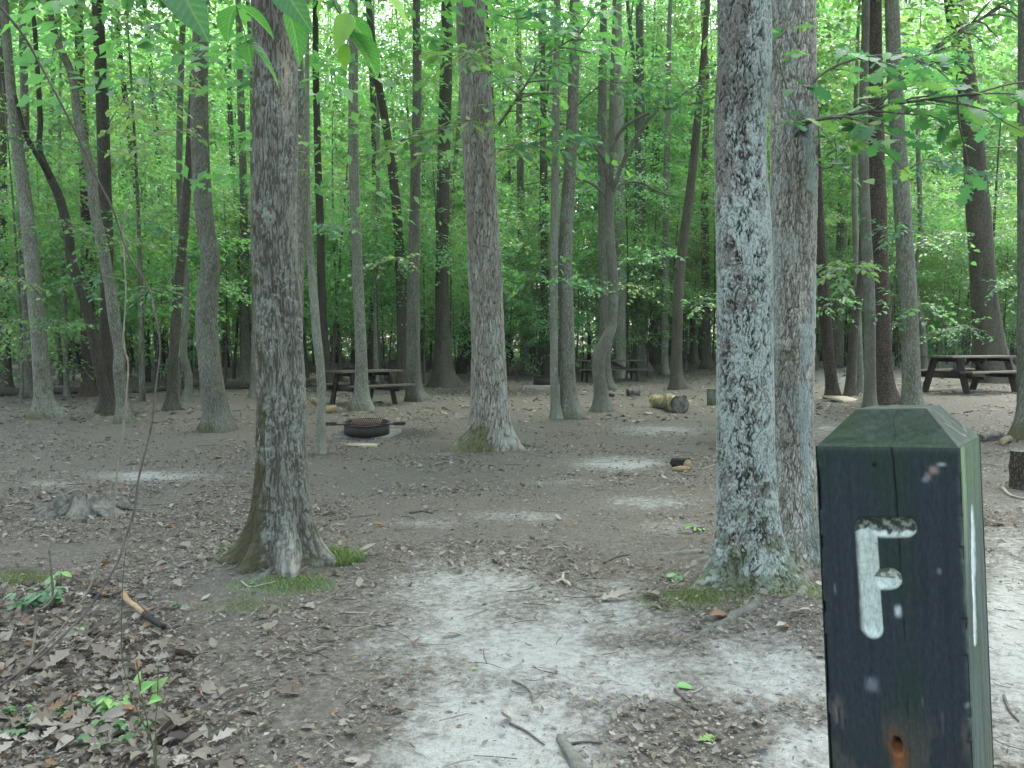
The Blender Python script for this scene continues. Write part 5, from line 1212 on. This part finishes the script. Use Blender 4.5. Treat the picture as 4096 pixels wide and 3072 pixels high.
# overhanging branch, close to the camera
def overhang():
    Y = 1.15; g = P(1150, -420, Y); t = thing('overhanging_branch', 'close leafy green branch hanging down from the top of the view', 'branch', g)
    mb = MB()
    for pts in ([(1150, -420, 10), (1260, -200, 9), (1320, -40, 8), (1345, 30, 7), (1370, 70, 6), (1393, 125, 5), (1388, 182, 4)], [(1150, -420, 10), (1050, -220, 8), (960, -60, 7), (945, 20, 6), (975, 120, 5), (988, 168, 4)],
                [(1260, -200, 8), (1400, -140, 7), (1480, -60, 6)], [(1050, -220, 7), (860, -180, 6), (700, -80, 5)], [(1150, -420, 8), (1130, -200, 7), (1130, -40, 5), (1150, 40, 4)]):
        s = spline([[*(P(a, b, Y) - g), w / 2 * Y / F] for a, b, w in pts], 30); mb.tube(s[:, :3], s[:, 3], 6)
    mb.build('twig', M['twig'], t, smooth=True)
    L = [(690, -100, 798, 98, 1.15, -.05, .75), (948, 18, 874, 118, 1.15, .06, .55), (940, 20, 1108, 102, 1.13, .05, .4), (985, 168, 1155, 312, 1.15, .05, .45), (998, 160, 982, 232, 1.15, .05, .6), (1110, -80, 1218, 82, 1.15, -.03, .8), (1325, -60, 1232, 48, 1.15, .04, .65),
         (1148, 30, 1228, 240, 1.15, .05, .35), (1465, -80, 1682, 66, 1.15, .06, .62), (1400, 55, 1340, 178, 1.15, -.02, .8), (1368, 60, 1508, 152, 1.15, .06, .4), (1389, 176, 1364, 288, 1.15, .02, .75), (1392, 124, 1535, 255, 1.15, .08, .3), (1240, -140, 1330, -20, 1.15, .03, .7)]
    facing(t, g, L, 'leaf_near', OVAL2, [.25, .2, .2, .3, .2, .35, .95, .25, 1, .95, .2, .9, .15, .8])
overhang()
# low plants
def low_plant(label, px, py, n, spread, lsize, h, tint=(0, 1), tpl=OVAL2, group=None, name='low_plant'):
    g = G(px, py); t = thing(name, label, 'plant', g, group=group); mb = MB(); PO = []; D = []; NR = []; SZ = []
    for k in range(n):
        a = random.random() * 6.28; r = spread * random.random() ** .6; hh = h * random.uniform(.4, 1); x, y = r * math.cos(a), r * math.sin(a)
        z0 = float(terrain(g[0] + x, g[1] + y)) - g[2]
        s = spline([(x * .35, y * .35, z0 * .3), (x * .8, y * .8, z0 + hh * .7), (x, y, z0 + hh)], 6); mb.tube(s, .0018, 4)
        for m in range(3):
            aa = a + (m - 1) * 1.3 + random.uniform(-.3, .3); PO.append(s[-1]); D.append((math.cos(aa), math.sin(aa), random.uniform(-.3, .1))); NR.append(np.array([0, -.25, 1]) + rng.normal(0, .25, 3)); SZ.append(lsize * random.uniform(.6, 1.2))
    mb.build('stems', M['stem_green'], t); leaf_obj('leaves', np.array(PO), np.array(D), np.array(NR), np.array(SZ), tpl, M['leaf_plant'], t, tint=tint[0] + (tint[1] - tint[0]) * rng.random(len(PO)))
low_plant('dark green leafy plant beside the crooked dead stick at left', 150, 2425, 16, .11, .07, .09, (0, .35))
low_plant('small light green seedling right of the crooked dead stick', 240, 2345, 3, .05, .06, .09, (.6, 1))
low_plant('tiny light green seedling on leaf litter below the purple cane', 315, 2535, 3, .06, .035, .03, (.6, 1))
low_plant('trailing green plant with small leaves at the bottom left corner', 90, 2900, 20, .12, .034, .035, (.1, .5))
low_plant('bright green clump of small leaves under the green shoots at bottom left', 450, 2850, 9, .06, .042, .08, (.5, 1))
low_plant('trailing green plant with small leaves left of the green shoots', 470, 2950, 17, .10, .034, .04, (.1, .6))
low_plant('trailing small leaved green plant between the two clumps at bottom left', 280, 2870, 12, .10, .032, .035, (.1, .5))
low_plant('small green seedling at the left foot of the lichen tree', 2790, 2130, 4, .06, .06, .05, (.5, 1))
low_plant('bright green low shoots beside the root of the lichen tree', 2745, 2325, 4, .08, .07, .04, (.3, .8), OAK)
low_plant('little green shoot behind the burnt stick at left', 735, 2432, 3, .04, .03, .04, (.2, .6))
def grass_tuft(label, px, py, rx, ry, n, hgt, tint=(0, 1)):
    N = n; a = rng.random(N) * 6.28; r = np.sqrt(rng.random(N)); g = G(px, py); x = rx * r * np.cos(a); y = ry * r * np.sin(a)
    z = terrain(g[0] + x, g[1] + y) - g[2]; az = rng.random(N) * 6.28
    d = np.stack([np.cos(az) * .6, np.sin(az) * .6, rng.uniform(.5, 1.4, N)], 1); nr = np.stack([np.cos(az + 3.14), np.sin(az + 3.14), np.full(N, .6)], 1)
    tpl = station_leaf([0, .35, .7, 1], [.02, .022, .015, .0], .2, .35)
    o = leaf_obj('grass_tuft', np.stack([x, y, z], 1), d, nr, hgt * rng.uniform(.5, 1.2, N), tpl, M['grass'], None, tint[0] + (tint[1] - tint[0]) * rng.random(N), loc=g); tag(o, label, 'grass')
grass_tuft('soft green grass tuft at the right foot of the ridged tree', 1325, 2232, .22, .16, 1900, .075, (.1, .8))
grass_tuft('thin mossy grass in front of the ridged tree roots', 1130, 2345, .32, .15, 900, .04)
grass_tuft('short yellowish mossy grass at the left foot of the lichen tree', 2790, 2395, .32, .20, 1500, .035, (.5, 1))
grass_tuft('short mossy grass between the lichen tree and the letter post', 3160, 2365, .30, .14, 900, .035, (.5, 1))
grass_tuft('small mossy grass patch by the crooked stick at the left edge', 60, 2320, .28, .11, 500, .035, (.3, 1))
grass_tuft('sparse green grass left of the ridged tree foot', 900, 2200, .10, .06, 160, .05)
grass_tuft('sparse green grass on litter below the ridged tree', 985, 2425, .28, .14, 420, .04)
# single leaves lying on the ground
def ground_leaf(label, px, py, size, ang, mat, tint, tpl, name='fallen_leaf', up=.012):
    g = G(px, py) + np.array([0, 0, up]); a = R(ang)
    o = leaf_obj(name, np.zeros((1, 3)), np.array([[math.cos(a), math.sin(a), .08]]), np.array([[.05, -.2, 1]]), np.array([size]), tpl, M[mat], None, np.array([tint]), loc=g); tag(o, label, 'leaf')
ground_leaf('fresh pale green lobed oak leaf lying at lower right of the path', 2790, 2975, .085, 25, 'leaf_plant', .9, OAK)
ground_leaf('single bright green leaf lying above the straight stick', 2705, 2755, .075, 5, 'leaf_plant', .85, OVAL2)
ground_leaf('small green leaf scrap on the sandy path', 1885, 2685, .03, 20, 'leaf_plant', 1, OVAL2)
ground_leaf('pale grey green lobed leaf lying on sand before the lichen tree', 2385, 2405, .17, -8, 'litter', .95, FOAK)
ground_leaf('curled tan dead leaf pair on the sandy path', 1775, 2550, .09, 20, 'litter', .86, CURL, up=.02)
ground_leaf('pale curled dead leaf left of the letter post', 3105, 2520, .08, 12, 'litter', .93, CURL, up=.02)
ground_leaf('big tan oak leaf lying at bottom left litter edge', 830, 2985, .10, 30, 'litter', .9, FOAK)
ground_leaf('orange brown dead leaf beside the root of the lichen tree', 2840, 2480, .12, 10, 'litter', 1.0, CURL, up=.02)
ground_leaf('rust orange leaf lying on litter in the clearing', 1490, 2108, .10, 10, 'litter', 1.0, CURL, up=.02)
ground_leaf('cream leaf lying right of the grass tuft', 1430, 2212, .13, -5, 'litter', .94, CURL2, up=.015)

# ---------------------------------------------------------------- litter of the ground: dead leaves, chips, twigs
def litter(N, r0, r1, pw, size, tpl, tint, name='leaf_litter', big=None, region=None, tilt=.4, keep_sand=.05, lift=.012, a0=.72):
    r = r0 + (r1 - r0) * rng.random(N) ** pw; x = r * rng.uniform(-a0, a0, N); y = r
    z = terrain(x, y); s = np.clip(blobs(x, y, z, SAND) - blobs(x, y, z, UNSAND), 0, 1); px, py, fw = project(x, y, z)
    pr = 1 - (1 - keep_sand) * sm((s + (fbm(x * 3, y * 3, 101, 3) - .5) * .7 - .15) / .5)
    pr = pr * np.maximum(.12 + 1.2 * sm((fbm(x * 1.3 + 30, y * 1.3, 105, 4) - .34) / .3), 1.0 * sm((1000 - px) / 300) * sm((py - 2350) / 200))
    pr = pr * (1 - .85 * sm((blobs(x, y, z, MOSS) - .3) / .3))
    if region is not None: pr = pr * np.maximum(region(px, py), 0)
    k = rng.random(N) < pr; x, y, z = x[k], y[k], z[k]; n = len(x)
    a = rng.random(n) * 6.28; d = np.stack([np.cos(a), np.sin(a), rng.normal(0, .18, n)], 1)
    nr = np.stack([rng.normal(0, tilt, n), rng.normal(0, tilt, n), np.ones(n)], 1)
    sz = size * np.exp(rng.normal(0, .45, n)); t = np.clip(rng.beta(2.0, 2.3, n) * tint[1] + tint[0], 0, 1)
    t = np.where(rng.random(n) < .04, 1, np.minimum(t, .95))
    o = leaf_obj(name, np.stack([x, y, z + lift * rng.random(n) + .003], 1), d, nr, sz, tpl, M['litter'], None, t)
    return tag(o, 'brown and grey dead leaves and chips covering the forest floor', 'leaf litter', kind='stuff')
left = lambda px, py: sm((900 - px + (py - 2400) * .35) / 500) * sm((py - 2050) / 300) + .006
litter(8000, 1.5, 4.6, .8, .046, FOAK, (.15, .85), region=left, tilt=.5, lift=.03)
litter(9000, 1.5, 4.8, .8, .032, CURL, (.1, .9), region=lambda a, b: left(a, b) + .006, tilt=.55, lift=.03)
litter(15000, 1.6, 7, .75, .020, CURL2, (.2, .7), tilt=.4)
litter(60000, 1.6, 8, .75, .013, RHOMB, (.25, .75), tilt=.45, keep_sand=.22)
litter(7000, 5, 13, .8, .034, CURL, (.35, .55), tilt=.35)
litter(46000, 6, 18, .8, .026, RHOMB, (.32, .66), tilt=.4)
litter(9000, 2.5, 11, .85, .023, CURL2, (.2, .75), tilt=.5, lift=.02)
litter(4500, 2.2, 8, .8, .034, CURL, (.2, .75), region=lambda a, b: sm((1500 - a) / 700) * .9 + .06, tilt=.5, lift=.02)
litter(30000, 14, 46, .9, .085, RHOMB, (.15, .85), tilt=.4, keep_sand=.4, a0=.8)
def twigs(N, r0, r1, w, L, m):
    mb = MB()
    r = r0 + (r1 - r0) * rng.random(N) ** .8; x = r * rng.uniform(-.7, .7, N)
    for a, b in zip(x, r):
        l = L * math.exp(random.gauss(0, .5)); th = random.random() * 6.28; u = np.linspace(-.5, .5, 4)
        bend = random.gauss(0, .12) * l
        X = a + u * l * math.cos(th) - (u * u * 4) * bend * math.sin(th); Yv = b + u * l * math.sin(th) + (u * u * 4) * bend * math.cos(th)
        mb.tube(np.stack([X, Yv, terrain(X, Yv) + .006 + .012 * random.random()], 1), w * random.uniform(.5, 1.4), 3, caps=False)
    tag(mb.build('twig_litter', M[m]), 'thin dry twigs strewn over the forest floor', 'twigs', kind='stuff')
twigs(520, 1.6, 6, .0018, .07, 'twig_pale'); twigs(260, 1.6, 6, .002, .09, 'twig'); twigs(180, 5, 14, .0030, .2, 'twig_pale'); twigs(130, 5, 12, .003, .16, 'twig')


SC.view_settings.view_transform = 'Standard'; SC.view_settings.look = 'None'
SC.view_settings.exposure = 2.8; SC.view_settings.gamma = 1
SC.cycles.use_denoising = True
try:
    SC.cycles.denoiser = 'OPENIMAGEDENOISE'; SC.cycles.denoising_input_passes = 'RGB_ALBEDO_NORMAL'; SC.cycles.denoising_prefilter = 'ACCURATE'
except Exception: pass
SC.cycles.max_bounces = 7; SC.cycles.diffuse_bounces = 5; SC.cycles.transmission_bounces = 5; SC.cycles.glossy_bounces = 2
SC.cycles.caustics_reflective = False; SC.cycles.caustics_refractive = False
SC.cycles.sample_clamp_indirect = 6
